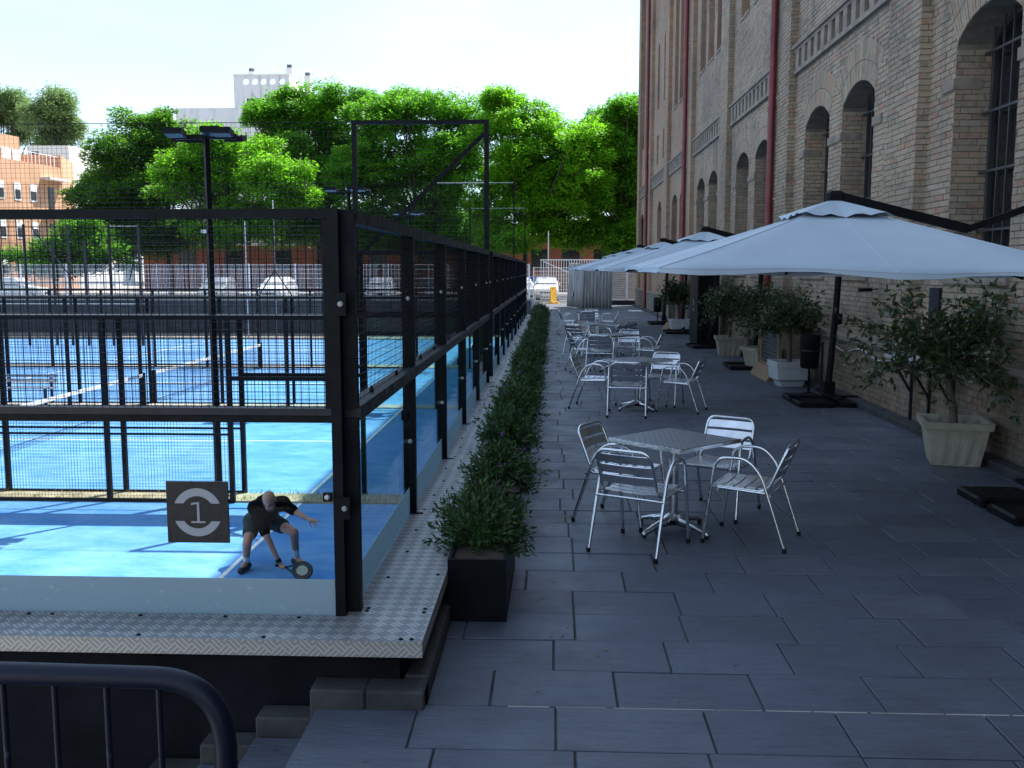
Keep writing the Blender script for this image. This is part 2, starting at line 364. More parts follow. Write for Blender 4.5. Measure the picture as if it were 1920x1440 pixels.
# ground sheet to the horizon with the sunken court area left open
mb = MB(); X0, X1, Y0, Y1 = -46, -.93, -9, 54.2; B = 1600
for (a,b,c,d) in ((-B,-B,B,Y0),(-B,Y1,B,B),(-B,Y0,X0,Y1),(X1,Y0,B,Y1)): mb.add([(a,b,-.03),(c,b,-.03),(c,d,-.03),(a,d,-.03)],[(0,1,2,3)])
struct(mb.build('ground','pale_ground'))
mb = MB().add([(X0,Y0,ZF-.02),(X1,Y0,ZF-.02),(X1,Y1,ZF-.02),(X0,Y1,ZF-.02)],[(0,1,2,3)]); struct(mb.build('court_yard','concrete'))
mb = MB().add([(-70,54.6,-.022),(60,54.6,-.022),(60,84,-.022),(-70,84,-.022)],[(0,1,2,3)]); struct(mb.build('car_park','asphalt'))
# retaining walls round the sunken yard
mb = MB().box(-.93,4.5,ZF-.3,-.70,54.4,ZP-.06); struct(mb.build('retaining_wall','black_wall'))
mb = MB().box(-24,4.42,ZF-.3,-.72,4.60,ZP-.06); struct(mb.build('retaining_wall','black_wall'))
fw = MB().box(-46,54.2,ZF-.3,-.95,54.5,.45); struct(fw.build('retaining_wall','concrete'))
mb = MB(); mb.box(-46,54.12,ZF+.15,-1.2,54.15,.30); mb = tag(mb.build('wind_screen','wind_net'), 'long dark windscreen net hung on the concrete wall below the white fence', 'windscreen')
# ------------------------------------------------ terrace paving
mb = MB().box(-1.09,-3,-.4,4.9,4.26,-.012); mb.box(-.584,4.262,-.4,4.9,58.2,-.012)
terr = struct(mb.build('terrace','joint'))
ROW, J = .414, .009
slab_me = {}
def slab_mesh(w):
    if w not in slab_me:
        b = MB().chbox(0,0,-.05,w,ROW-J,0,.004)
        me = bpy.data.meshes.new('paving_slab'); me.from_pydata(b.v,[],b.f); me.update(); me.materials.append(M['slate']); slab_me[w]=me
    return slab_me[w]
near = []; far = MB(); row = 0; y = 3.092
while y < 57.9:
    xl = -1.09 if y < 4.2 else -.58
    x = xl; first = True
    x += 0
    while x < 4.6:
        w = rnd.choice([.56,.60,.62,.64,.68]) if not first else rnd.choice([.12,.3,.36,.48,.6])
        if first and y > 5: w = rnd.choice([.10,.42])
        first = False
        w = min(w, 4.64-x)
        if w < .05: break
        ww = round(w-J,3)
        if len(near) < 300 and not (x > 3.9 and y < 6.2): near.append((x,y,ww))
        else:
            if not (x > 3.9 and y < 6.2): far.chbox(x,y,-.05,x+ww,y+ROW-J,rnd.uniform(-.0015,.0015),.004)
            else: far.box(x,y,-.05,x+ww,y+ROW-J,0)
        x += w
    y += ROW
for x,y,w in near:
    link(slab_mesh(w),'paving_slab',terr,(x,y,rnd.uniform(-.003,.003)),(rnd.uniform(-.002,.002),rnd.uniform(-.003,.003),0))
stuff(far.build('paving_slabs','slate_far',terr))
# kerbs beside the walkway and steps down beside the wall
mb = MB(); y = 4.43
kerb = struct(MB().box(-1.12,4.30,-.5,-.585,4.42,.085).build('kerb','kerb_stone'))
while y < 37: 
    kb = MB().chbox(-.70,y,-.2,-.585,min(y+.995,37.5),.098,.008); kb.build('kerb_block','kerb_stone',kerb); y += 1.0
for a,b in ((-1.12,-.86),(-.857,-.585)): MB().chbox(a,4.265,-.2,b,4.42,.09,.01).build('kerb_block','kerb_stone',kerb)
stp = struct(MB().box(-1.37,-3,-.5,-1.11,4.26,-.145).build('steps','concrete_dark'))
for i in range(1,6):
    xa, xb, z = -1.11-.27*i, -1.11-.27*(i-1), -.14*i
    MB().box(xa-.27,-3,z-.3-.14,xb-.27,4.26,z-.145).build('step_core','concrete_dark',stp)
    for k in range(6): MB().chbox(xa+.003,4.255-.7*(k+1)+.004,z-.05,xb-.003,4.255-.7*k,z,.006).build('tread','slate',stp)
    MB().chbox(xa,4.267,z-.35,xb-.003,4.41,z+.09,.01).build('kerb_block','kerb_stone',stp)
# ------------------------------------------------ diamond-plate walkway
wk = struct(MB().box(-.94,4.46,ZP-.055,-.62,37.2,ZP-.02).build('walkway','dark_steel'))
def plate(x0,y0,x1,y1):
    MB().box(x0,y0,ZP-.018,x1,y1,ZP).build('plate','plate',wk)
xs = [-.6,-2.70,-4.9,-7.1]
for i in range(3): plate(xs[i+1]+.003,4.31,xs[i],4.636); MB().box(xs[i+1]+.003,4.306,ZP-.075,xs[i]+.004,4.3095,ZP+.001).build('plate_lip','plate_lip',wk)
y = 4.639
while y < 37:
    e = min(y+2.0,37.2); plate(-1.0012,y,-.6,e-.003); MB().box(-.5995,y,ZP-.075,-.596,e-.003,ZP+.001).build('plate_lip','plate_lip',wk); y = e if e < 37 else 99
MB().box(-.5995,4.3095,ZP-.075,-.596,4.636,ZP+.001).build('plate_lip','plate_lip',wk)
plate(-1.062,4.637,-1.002,4.76)
bolt = MB().lathe([(.011,0),(.011,.003),(.007,.006)],10); bme = bolt.build('bolt','rubber',wk).data; bpy.data.objects['bolt'].location=(-.65,4.34,ZP)
bp = [(-.70,4.34),(-1.35,4.34),(-1.95,4.345),(-2.68,4.34),(-2.72,4.34),(-.64,4.70),(-.64,4.75),(-.93,4.71),(-.93,4.75),(-1.25,4.60),(-1.62,4.6),(-2.05,4.6),(-2.5,4.6),(-2.62,4.6),(-2.78,4.6)]
for k in range(8):
    for q in (.05,.5,1.0,1.5,1.95): bp += [(-.90+rnd.uniform(-.02,.02),4.75+2*k+q),(-.64,4.75+2*k+q+rnd.uniform(-.1,.1))] if q>.1 or k else []
for x,y in bp: link(bme,'bolt',wk,(x,y,ZP))
# ------------------------------------------------ courts: floor, lines
CT = [(4.72,15.0),(15.6,25.6),(26.2,36.2),(37.4,51.5)]
for i,(a,b) in enumerate(CT):
    struct(MB().add([(-21.05 if i<3 else -40,a,ZF),(-.97,a,ZF),(-.97,b,ZF),(-21.05 if i<3 else -40,b,ZF)],[(0,1,2,3)]).build('court_surface','court_blue'))
    l = MB()
    for x in (-4.0,-18.0): l.add([(x-.03,a,ZF+.004),(x+.03,a,ZF+.004),(x+.03,b,ZF+.004),(x-.03,b,ZF+.004)],[(0,1,2,3)])
    c = (a+b)/2; l.add([(-17.97,c-.03,ZF+.005),(-4.03,c-.03,ZF+.005),(-4.03,c+.03,ZF+.005),(-17.97,c+.03,ZF+.005)],[(0,1,2,3)])
    struct(l.build('court_lines','line_white'))
for a,b in ((15.0,15.6),(25.6,26.2),(36.2,37.4),(51.5,54.1)):
    struct(MB().box(-24,a+.02,ZF-.02,-.97,b-.02,ZF+.03).build('court_border','dry_strip' if a<20 else 'concrete'))
# dry weeds along the strip between the courts
mb = MB()
for k in range(420):
    x = -2-abs(rnd.gauss(0,4.5)); y = rnd.choice([15.05,15.12,15.5])+rnd.uniform(-.03,.03); p = Vector((x,y,ZF+.02))
    d = Vector((rnd.uniform(-.5,.5),rnd.uniform(-.5,.5),1)).normalized(); mb.leaf(p,d,Vector((rnd.uniform(-1,1),1,0)),rnd.uniform(.04,.13),.012)
stuff(mb.build('dry_grass','grass_dry')); tag(bpy.data.objects['dry_grass'],'dry weeds growing on the strip between the blue courts','weeds')

# ------------------------------------------------ court enclosures
def wires(mb, O, U, w, z0, z1, sp, d, spz=None):
    O = Vector(O); U = Vector(U); spz = spz or sp
    nx = max(2,int(round(w/sp))); nzz = max(2,int(round((z1-z0)/spz)))
    for i in range(nx+1): q = O+U*(w*i/nx); mb.wire((q.x,q.y,z0),(q.x,q.y,z1),d)
    N = U.cross(UP)*d*.5
    for i in range(nzz+1): z = z0+(z1-z0)*i/nzz; a=O+N; b=O+U*w+N; mb.wire((a.x,a.y,z),(b.x,b.y,z),d)
ZM0, ZM1, ZT = 1.287, 1.358, 2.318
bolt_big = None
def disc(parent, c, N, r=.02, mat='galv'):
    c = Vector(c); q = N.to_track_quat('Z','Y').to_matrix(); mb = MB()
    mb.lathe([(r,0),(r,.006),(r*.55,.010)],12); mb.v=[tuple(c+q@Vector(v)) for v in mb.v]; return mb.build('bolt_cap',mat,parent)
names = ['dark padel court enclosure of glass and wire mesh along the front of the walkway','dark padel court enclosure between the two other enclosures','dark padel court enclosure furthest along the walkway']
ENC = []
for ci,(ya,yb) in enumerate(CT[:3]):
    E = thing('court_enclosure', names[ci], 'court enclosure', (XW,ya,ZF), 0, 'padel court enclosures'); ENC.append(E)
    ys = [ya+.0045+2*k for k in range(6)] if ci==0 else [ya+2*k for k in range(6)]
    if ci==0: ys[5] = 14.72
    near_c = ci==0
    for k,y in enumerate(ys):
        mb = MB(); mb.box(XW-.085,y-.028,ZP+.002,XW,y+.028,ZM0+.012); mb.box(XW-.085,y-.028,ZM1-.012,XW,y+.028,ZT-.02); mb.build('post','black_metal',E)
        if k: MB().box(XW-.09,y-.05,ZP+.001,XW+.05,y-.028,ZP+.008).build('base_plate','black_metal',E)
        if k or ci: disc(E,(XW-.04,y-.028,1.83),Vector((0,-1,0)),.017,'bolt_grey'); disc(E,(XW-.035,y-.028,.83),Vector((0,-1,0)),.017,'bolt_grey')
        if near_c and k: MB().box(XW-.095,y-.045,.98,XW-.05,y-.028,1.05).build('clamp','black_metal',E)
    y1 = ys[5]
    for k in range(5):
        p,q = ys[k]+.0285,ys[k+1]-.0285
        MB().box(XW-.06,p,ZF+.01,XW-.048,q,ZM0-.002).build('glass_pane','glass',E)
        MB().box(XW-.0475,p,ZP+.004,XW-.044,q,ZP+.185).build('frosted_strip','frost',E)
        w = MB(); wires(w,(XW-.045,p,0),(0,1,0),q-p,ZM1+.002,ZT-.07,.0415 if ci<1 else .05,.0042 if ci<1 else .005); stuff(w.build('wire_mesh','black_metal',E))
        MB().box(XW-.095,ys[k]+.001,ZM0,XW+.012,ys[k+1]-.001,ZM1).build('middle_rail','dark_steel',E)
        MB().box(XW-.075,ys[k]+.001,ZT-.068,XW+.004,ys[k+1]-.001,ZT).build('top_rail','black_metal',E)
        for s in (.28,.72):
            yy = p+(q-p)*s; MB().lathe([(.012,ZM1),(.012,ZM1+.012),(.004,ZM1+.034)],8,(XW-.04,yy,0)).build('clip','rubber',E)
    # the long side walls
    for si,(yw,sgn) in enumerate(((ya-.06 if ci==0 else ya,1),(yb,-1))):
        vis = 2 if (ci==0 and si==0) else 10
        xr = XW-.064 if (ci==0 and si==0) else XW-.093
        for k in range(vis+1):
            x = xr-2.0*k; top = ZT if k<2 else 1.32; z0 = (ZP+.002) if (ci==0 and si==0) else ZF+.005
            if ci==0 and si==0:
                wpx = .05
                MB().box(x-wpx,yw-.03,ZP-.012,x,yw+.03,ZT-.002).build('post','black_metal',E)
            else: MB().box(x-.075,yw-.035,z0,x,yw+.035,top-.002).build('post','black_metal',E)
        for k in range(vis):
            a,b = xr-2.0*k-(.05 if (ci==0 and si==0) else (.076 if k==0 else .05)), xr-2.0*(k+1)
            if ci==0 and si==0:
                MB().box(b,yw-.006,ZF+.01,a,yw+.006,ZM0-.002).build('glass_pane','glass',E)
                MB().box(b,yw-.0125,ZP-.010,a,yw-.0065,ZP+.181).build('frosted_strip','frost',E)
                MB().box(b,yw-.028,ZM0,a,yw+.028,ZM0+.033).build('glass_rail','black_metal',E)
                MB().box(b,yw-.031,ZM0+.036,a,yw+.026,ZM1).build('middle_rail','dark_steel',E)
                MB().box(b,yw-.03,ZT-.045,a,yw+.03,ZT-.001).build('top_rail','black_metal',E)
                w = MB(); wires(w,(b,yw,0),(1,0,0),a-b,ZM1,ZT-.046,.0385,.0042); stuff(w.build('wire_mesh','black_metal',E))
                MB().box(a-.03,yw-.02,ZM1,a-.0005,yw+.02,ZT-.046).build('mesh_frame','black_metal',E)
                continue
            sp, dd = (.05,.0045) if (ci,si) in ((0,1),(1,0)) else (.10,.006)
            if k==0:
                MB().box(b+.001,yw-.006,ZF+.12,a,yw+.006,ZM0).build('glass_pane','glass',E); zz,zt = ZM1,ZT-.05
                MB().box(b,yw-.03,ZT-.05,a,yw+.03,ZT).build('top_rail','black_metal',E); MB().box(b,yw-.03,ZM0,a,yw+.03,ZM1).build('middle_rail','black_metal',E)
            elif k==1:
                MB().box(b+.001,yw-.006,ZF+.12,a,yw+.006,ZF+1.97).build('glass_pane','glass',E); zz,zt = ZF+2.03,1.25
                MB().box(b,yw-.03,ZF+1.97,a,yw+.03,ZF+2.03).build('middle_rail','black_metal',E)
            else:
                zz,zt = ZF+.06,1.25; MB().box(b,yw-.012,ZF+1.09,a,yw+.012,ZF+1.125).build('middle_rail','black_metal',E)
                MB().box(b,yw-.02,ZF+.01,a,yw+.02,ZF+.06).build('bottom_rail','black_metal',E)
            if k: MB().box(b,yw-.03,1.25,a,yw+.03,1.318).build('top_rail','black_metal',E)
            w = MB(); wires(w,(b,yw,0),(1,0,0),a-b,zz,zt,sp,dd); stuff(w.build('wire_mesh','black_metal',E))
    if ci==0:
        # clamps joining the corner
        MB().box(XW-.105,4.616,1.81,XW-.03,4.6285,1.92).build('clamp','black_metal',E); disc(E,(XW-.055,4.616,1.865),Vector((0,-1,0)),.015,'bolt_grey')
        MB().box(XW-.105,4.616,.81,XW-.03,4.6285,.92).build('clamp','black_metal',E); disc(E,(XW-.055,4.616,.865),Vector((0,-1,0)),.015,'bolt_grey')
        MB().box(XW-.16,4.61,.90,XW-.115,4.6285,.945).build('clamp','black_metal',E); disc(E,(XW-.138,4.61,.922),Vector((0,-1,0)),.014)
    if ci<2:
        MB().box(-21.1,yb+.037,1.285,-3.1,CT[ci+1][0]-.037,1.312).build('gap_cover','dark_steel',E)
# nets across the courts
for ci,(ya,yb) in enumerate(CT[:3]):
    N_ = thing('court_net', ['low net','white-taped low net seen through the mesh','white-taped low net of the court furthest along the walkway'][ci]+' strung across the blue padel court', 'net', (-11,ya,ZF), 0, 'court nets')
    if ci==0: N_['label'] = 'low net strung across the court where the crouching player is'
    for y in (ya+.05,yb-.05): MB().box(-11.04,y-.04,ZF+.004,-10.96,y+.04,ZF+.95).build('net_post','black_metal',N_)
    MB().box(-11.01,ya+.09,ZF+.84,-10.99,yb-.09,ZF+.92).build('net_tape','tape_white',N_)
    w = MB(); wires(w,(-11,ya+.1,0),(0,1,0),yb-ya-.2,ZF+.02,ZF+.84,.06,.004); stuff(w.build('netting','black_metal',N_))
# high ball-stop nets with corner frames
for k,(yw,lab) in enumerate(((15.08,'tall ball-stop net with thick braced corner frame beside the player\'s court'),(25.68,'middle tall ball-stop net on slim posts between the courts'),(36.28,'tall ball-stop net beyond the third court enclosure'))):
    T = thing('ball_stop_net', lab, 'net', (XW-.1,yw,1.3), 0, 'tall ball-stop nets')
    xa, xb, zt = XW-.06, XW-2.1, 4.30
    hw=.035 if k==0 else .018
    for x in (xa,xb): MB().box(x-hw,yw+.04,1.3,x+hw,yw+.04+2*hw,zt).build('post','black_metal',T)
    if k!=1: MB().bar((xa-.04,yw+.14,zt-.2),(xb+.04,yw+.14,2.25),.055 if k==0 else .03).build('brace','black_metal',T)
    if k==0: MB().box(xb+.036,yw+.045,zt-.06,xa-.036,yw+.105,zt-.001).build('top_rail','black_metal',T)
    else: MB().tube([(xb+.02,yw+.075,zt-.02),(xa-.02,yw+.075,zt-.02)],.008,6).build('top_cable','galv',T)
    w = MB(); wires(w,(xb+.04,yw+.075,0),(1,0,0),xa-xb-.08,2.33,zt-.06,.075,.004); w.tube([(xb,yw+.075,zt-.02),(-21,yw+.075,zt-.02)],.006,6)
    wires(w,(-21,yw+.075,0),(1,0,0),21+xb-.04,1.35,zt-.02,.075 if k==0 else .12,.0045 if k==0 else .007); stuff(w.build('netting','black_metal',T))
    MB().box(-21.03,yw+.04,1.3,-20.96,yw+.11,zt).build('post','black_metal',T)
# floodlight masts between the courts
for k,y in enumerate((15.3,25.95,36.9)):
    T = thing('floodlight_mast', ['black floodlight mast in front of the lime green tree','floodlight mast beside the braced net frame','slim floodlight mast furthest along the courts'][k], 'light mast', (-5.42,y,ZF+.03), 0, 'floodlight masts')
    mb = MB(); mb.tube([(-5.42,y,ZF+.03),(-5.42,y,4.12)],[.064,.052],4); [mb.sm.__setitem__(i,False) for i in range(len(mb.sm))]; mb.build('mast','black_metal',T)
    MB().box(-5.9,y-.03,4.05,-4.94,y+.03,4.12).build('crossbar','black_metal',T)
    MB().box(-5.48,y-.06,4.121,-5.36,y+.06,4.18).build('cap','galv',T)
    MB().box(-5.52,y-.1,2.6,-5.44,y-.03,2.65).build('label_tag','white_metal',T)
    for j,(dx,dy,dz) in enumerate(((-.42,-.2,0),(-.2,.22,-.05),(.16,-.2,.02),(.4,.2,-.04),(-.45,.25,-.03),(.34,-.24,.0))):
        f = MB(); f.cbox((-5.42+dx,y+dy,4.13+dz),.30,.22,.085,0,R(-12 if dy<0 else 12)); f.cbox((-5.42+dx,y+dy*.6,4.16+dz),.10,.14,.05)
        for q in range(4): f.cbox((-5.42+dx-.12+.08*q,y+dy,4.155+dz),.015,.2,.04)
        fo = f.build('floodlight','black_metal',T); MB().cbox((-5.42+dx,y+dy,4.083+dz),.27,.18,.008,0,R(-12 if dy<0 else 12)).build('lens','lamp_glass',fo)
# plaque with the court number, fixed on the glass
ys_ = 4.66-.0195; PQ = thing('number_plaque','brown square court sign with silver ring and number 1 on the glass','sign',(-1.755,ys_,.678))
MB().box(-1.91,ys_,.678,-1.60,ys_+.012,.988).build('board','plaque',PQ)
def arc(a0,a1,r0,r1,n=20):
    o=[(r1*math.cos(a0+(a1-a0)*i/n),r1*math.sin(a0+(a1-a0)*i/n)) for i in range(n+1)]; c=o[0][1]
    # chord cut flat at the height where the outer arc ends
    b0=math.asin(max(-1,min(1,abs(c)/r0))); s=1 if c>0 else -1
    i_=[(r0*math.cos(b),r0*math.sin(b)*s) for b in [b0+(math.pi-2*b0)*j/n for j in range(n+1)]]
    return o,i_
cx, cz = -1.755, .833
for s in (1,-1):
    r1,r0,hc = .122,.082,.045; mb = MB(); nseg = 22
    b1 = math.asin(hc/r1); b0 = math.asin(hc/r0); vs=[]
    for j in range(nseg+1):
        t1=b1+(math.pi-2*b1)*j/nseg; t0=b0+(math.pi-2*b0)*j/nseg
        vs += [(cx+r1*math.cos(t1),ys_-.002,cz+s*r1*math.sin(t1)),(cx+r0*math.cos(t0),ys_-.002,cz+s*r0*math.sin(t0))]
    mb.add(vs,[(2*j,2*j+1,2*j+3,2*j+2) for j in range(nseg)]); mb.add([(a,b+.0015,c) for a,b,c in vs],[(2*j,2*j+2,2*j+3,2*j+1) for j in range(nseg)]); mb.build('ring_arc','plaque_mark',PQ)
mb = MB(); O=(cx,ys_-.002,cz)
mb.prism([(-.002,-.045),(.010,-.045),(.010,.052),(.003,.052),(-.002,.048)],O,(1,0,0),(0,0,1),(0,1,0),.0015)
mb.prism([(-.031,.036),(-.031,.046),(-.0025,.052),(-.0025,.042)],O,(1,0,0),(0,0,1),(0,1,0),.0015); mb.prism([(-.033,-.054),(.038,-.054),(.038,-.0455),(-.033,-.0455)],O,(1,0,0),(0,0,1),(0,1,0),.0015)
mb.build('numeral_one','plaque_mark',PQ)

# ================================================================ BRICK BUILDING
XR, XP = 4.86, 4.71            # recessed wall plane, pilaster plane
BZ = 18.3; BY0, BY1 = -8.0, 55.5
BLD = thing('brick_building','long pale brick factory building with arched windows, pilasters and red drainpipes','building',(XR,BY0,0))
class Op:
    def __init__(s, ya, yb, zb, zs, rise, depth=.5): s.ya,s.yb,s.zb,s.zs,s.rise,s.depth=ya,yb,zb,zs,rise,depth; w=(yb-ya)/2; s.c=(ya+yb)/2; s.w=w; s.r=(w*w+rise*rise)/(2*rise) if rise else 0; s.zc=zs+rise-s.r
    def top(s,y): return s.zc+math.sqrt(max(0,s.r*s.r-(y-s.c)**2)) if s.rise else s.zs
    def span(s,z):
        if z < s.zb or z > s.zs+s.rise: return None
        if z <= s.zs: return (s.ya,s.yb)
        h=math.sqrt(max(0,s.r*s.r-(z-s.zc)**2)); h=min(h,s.w); return (s.c-h,s.c+h)
def wall_plane(mb, X, y0, y1, z0, z1, ops):
    bk = {y0,y1}
    for o in ops:
        k = 12 if o.rise else 1
        for i in range(k+1): bk.add(o.ya+(o.yb-o.ya)*i/k)
    bk = sorted(b for b in bk if y0-1e-6<=b<=y1+1e-6)
    for a,b in zip(bk,bk[1:]):
        if b-a<1e-6: continue
        m=(a+b)/2; cur=[(z0,z0)]; here=sorted([o for o in ops if o.ya<m<o.yb],key=lambda o:o.zb)
        lo=(z0,z0)
        for o in here:
            mb.add([(X,a,lo[0]),(X,b,lo[1]),(X,b,o.zb),(X,a,o.zb)],[(0,3,2,1)]); lo=(o.top(a),o.top(b))
        mb.add([(X,a,lo[0]),(X,b,lo[1]),(X,b,z1),(X,a,z1)],[(0,3,2,1)])
def reveal(mb, X, o):
    X2=X+o.depth; k=12 if o.rise else 1; ps=[(o.ya,o.zb),(o.ya,o.zs)]+[(o.ya+(o.yb-o.ya)*i/k,o.top(o.ya+(o.yb-o.ya)*i/k)) for i in range(1,k)]+[(o.yb,o.zs),(o.yb,o.zb)]
    for (a,za),(b,zb) in zip(ps,ps[1:]+ps[:1]): mb.add([(X,a,za),(X,b,zb),(X2,b,zb),(X2,a,za)],[(0,1,2,3)])
BH, BL, BJ = .0755, .26, .011
ONE = []
def bricks(mb, O, U, N, u0, u1, z0, z1, holes=(), pr=.009, zlim=None, one=None, seed=0):
    O,U,N=Vector(O),Vector(U),Vector(N); nr=int((z1-z0)/BH)
    for i in range(nr):
        za=z0+i*BH; zb=za+BH-BJ; zm=(za+zb)/2; iv=[(u0,u1)]
        for h in holes:
            for s in h(zm):
                if s is None: continue
                iv=[q for a,b in iv for q in ((a,min(b,s[0])),(max(a,s[1]),b)) if q[1]-q[0]>.03]
        off=(i%2)*BL*.5+rnd.uniform(-.02,.02)+(.065 if i%6==3 else 0)
        for a,b in iv:
            k=math.floor((a-off)/BL)
            while True:
                s=off+k*BL; e=s+BL-BJ; k+=1
                if s>=b: break
                s2,e2=max(s,a),min(e,b-.003)
                if e2-s2<.025: continue
                if zlim and zb>zlim(s2): continue
                p=pr+rnd.uniform(-.004,.004); dz=rnd.uniform(-.002,.002)
                if one and one(s2,zm) and len(ONE)<300 and abs((e2-s2)-(BL-BJ))<.01: ONE.append((O+U*s2+UP*(za+dz),p,e2-s2)); continue
                q=[O+U*s2+UP*(za+dz),O+U*e2+UP*(za+dz),O+U*e2+UP*(zb+dz),O+U*s2+UP*(zb+dz)]; r=[v+N*p for v in q]
                mb.add(q+r,[(4,5,6,7),(0,1,5,4),(1,2,6,5),(2,3,7,6),(3,0,4,7)])
PIL = [-8.1,-1.04,6.03,13.10,20.17,27.20,34.2,41.2,48.2]; PWD = 1.2
NEARY = 34.6
brk, arcv = MB(),MB()
def windowset(o, X, grille=True):
    X2=X+o.depth-.06
    wn_=MB(); k=10; ys=[o.ya+(o.yb-o.ya)*i/k for i in range(k+1)]
    wn_.add([(X2+.03,y,o.zb) for y in ys]+[(X2+.03,y,o.top(y)) for y in ys],[(i,k+1+i,k+2+i,i+1) for i in range(k)]); w=wn_.build('window','dark_glass',BLD)
    fr=MB(); pts=[(X2,o.ya+.03,o.zb+.03)]+[(X2,min(max(y,o.ya+.03),o.yb-.03),o.top(y)-.03) for y in ys]+[(X2,o.yb-.03,o.zb+.03)]
    for a,b in zip(pts,pts[1:]+pts[:1]): fr.bar(a,b,.06)
    fr.build('frame','mullion',w)
    if grille:
        g=MB()
        for i in range(1,7): y=o.ya+(o.yb-o.ya)*i/7; g.bar((X2-.10,y,o.zb),(X2-.10,y,o.top(y)),.022)
        for z in (2.5,3.2,3.9,4.6): g.bar((X2-.10,o.ya,z),(X2-.10,o.yb,z),.03)
        g.build('grille','mullion',w)
for bi,p in enumerate(PIL):
    a = p+PWD; b = PIL[bi+1] if bi+1<len(PIL) else BY1-1.2
    nr_ = b < NEARY+.5 and b > 4
    if bi==7: ops=[Op(a+1.9,a+3.6,1.95,4.72,.4)]
    else: ops=[Op(a+.98,a+2.64,1.95,4.72,.28),Op(a+3.40,a+5.06,1.95,4.72,.28)]
    up=[Op(a+.55+1.62*i,a+1.65+1.62*i,8.45,16.6,.0,.40) for i in range(3)]
    if bi==7: up=[Op(a+1.0,a+1.8,6.9,8.2,0,.3),Op(a+1.0,a+1.8,9.4,12.0,.35,.3),Op(a+3.6,a+4.4,6.9,8.2,0,.3),Op(a+3.6,a+4.4,9.4,12.0,.35,.3)]
    wb=MB(); wall_plane(wb, XR, a, b, 0, BZ, ops+up); wb.build('wall','mortar' if nr_ else 'brick_tex_y',BLD)
    for o in ops+up: rv=MB(); reveal(rv, XR, o); rv.build('reveal','mortar' if nr_ and o in ops else 'brick_tex_x',BLD)
    if b > 0:
        for o in ops: windowset(o, XR, bi<6)
        for o in up:
            w=MB().box(XR+o.depth-.05,o.ya,o.zb,XR+o.depth-.02,o.yb,o.zs+o.rise).build('window','dark_glass',BLD)
            if bi<7: MB().box(XR-.035,o.ya-.0,o.zb-.07,XR+.2,o.yb+.0,o.zb-.002).build('sill','bricks_edge',w)
    # pilaster
    MB().box(XP,p,0,XR+.02,p+PWD,BZ).build('pilaster','mortar' if nr_ else 'brick_tex_y',BLD)
    if nr_:
        # arch rings of upright bricks
        rings=[]
        for o in ops:
            t=.62; ha=math.asin(o.w/o.r)*.97; nv=int(2*ha*(o.r+t*.5)/.072)
            for i in range(nv):
                t0=-ha+2*ha*i/nv; t1=-ha+2*ha*(i+1)/nv-.011/(o.r+t*.5); pr=.013+rnd.uniform(-.003,.003)
                for r0,r1 in ((o.r+.004,o.r+t*.48),(o.r+t*.5,o.r+t)):
                    q=[(o.c+r*math.sin(tt),o.zc+r*math.cos(tt)) for tt,r in ((t0,r0),(t1,r0),(t1,r1),(t0,r1))]
                    arcv.add([(XR,y,z) for y,z in q]+[(XR-pr,y,z) for y,z in q],[(4,7,6,5),(0,4,5,1),(1,5,6,2),(2,6,7,3),(3,7,4,0)])
            def ringhole(z,o=o,t=t,ha=ha):
                dz=z-o.zc; R1=o.r+t
                if dz>R1 or z<o.zs-.02: return [None]
                h=math.sqrt(max(0,R1*R1-dz*dz)); return [(o.c-min(h,dz*math.tan(ha)),o.c+min(h,dz*math.tan(ha)))]
            rings.append(ringhole)
        hole=[lambda z,o=o:[o.span(z)] for o in ops+up]+rings+[lambda z:[(a,b)] if 5.86<z<6.47 else [None], lambda z:[(a,b)] if .86<z<.97 else [None]]
        zl=lambda y:2.03+.315*y+.8
        bricks(brk,(XR,0,0),(0,1,0),(-1,0,0),a,b-.004,.02,BZ-6,hole,zlim=zl,one=(lambda y,z:9.4<y<12.7 and .97<z<4.3) if bi==2 else None)
        bricks(brk,(XP,0,0),(0,1,0),(-1,0,0),p,p+PWD,.02,BZ-6,[lambda z:[(p,p+PWD)] if .86<z<.97 else [None]],zlim=zl)
        bricks(brk,(0,p,0),(1,0,0),(0,-1,0),XP-.008,XR,.02,BZ-6,zlim=lambda x:2.03+.315*p+.8)
        for o in ops:
            bricks(brk,(0,o.yb,0),(1,0,0),(0,-1,0),XR-.006,XR+o.depth-.07,o.zb,o.zs-.05)
            bricks(brk,(0,o.ya,0),(1,0,0),(0,1,0),XR-.006,XR+o.depth-.07,o.zb,o.zs-.05)
            # impost mouldings either side
            for y0,y1 in ((o.ya-.40,o.ya+.022),(o.yb-.022,o.yb+.36)): MB().box(XR-.032,y0,4.19,XR+.3,y1,4.32).build('impost','bricks_edge',BLD)
            MB().box(XR-.05,o.ya-.05,o.zb-.09,XR+.45,o.yb+.05,o.zb+.002).build('window_sill','bricks_edge',BLD)
    # slotted balustrade band
    if b > 4:
        B_=MB(); B_.box(XR-.075,a,5.88,XR+.01,b-.002,5.96); B_.box(XR-.075,a,6.30,XR+.01,b-.002,6.36); B_.box(XR-.12,a,6.361,XR+.01,b-.002,6.43)
        bo=B_.build('balustrade_band','bricks_edge',BLD)
        MB().box(XR-.004,a,5.961,XR-.002,b-.002,6.299).build('slot_backing','concrete_dark',bo)
        ns=int((b-a)/.42)
        for i in range(ns): yy=a+(b-a)*(i+.5)/ns; MB().box(XR-.07,yy-.115,5.961,XR-.0045,yy+.115,6.299).build('baluster','bricks_edge',bo)
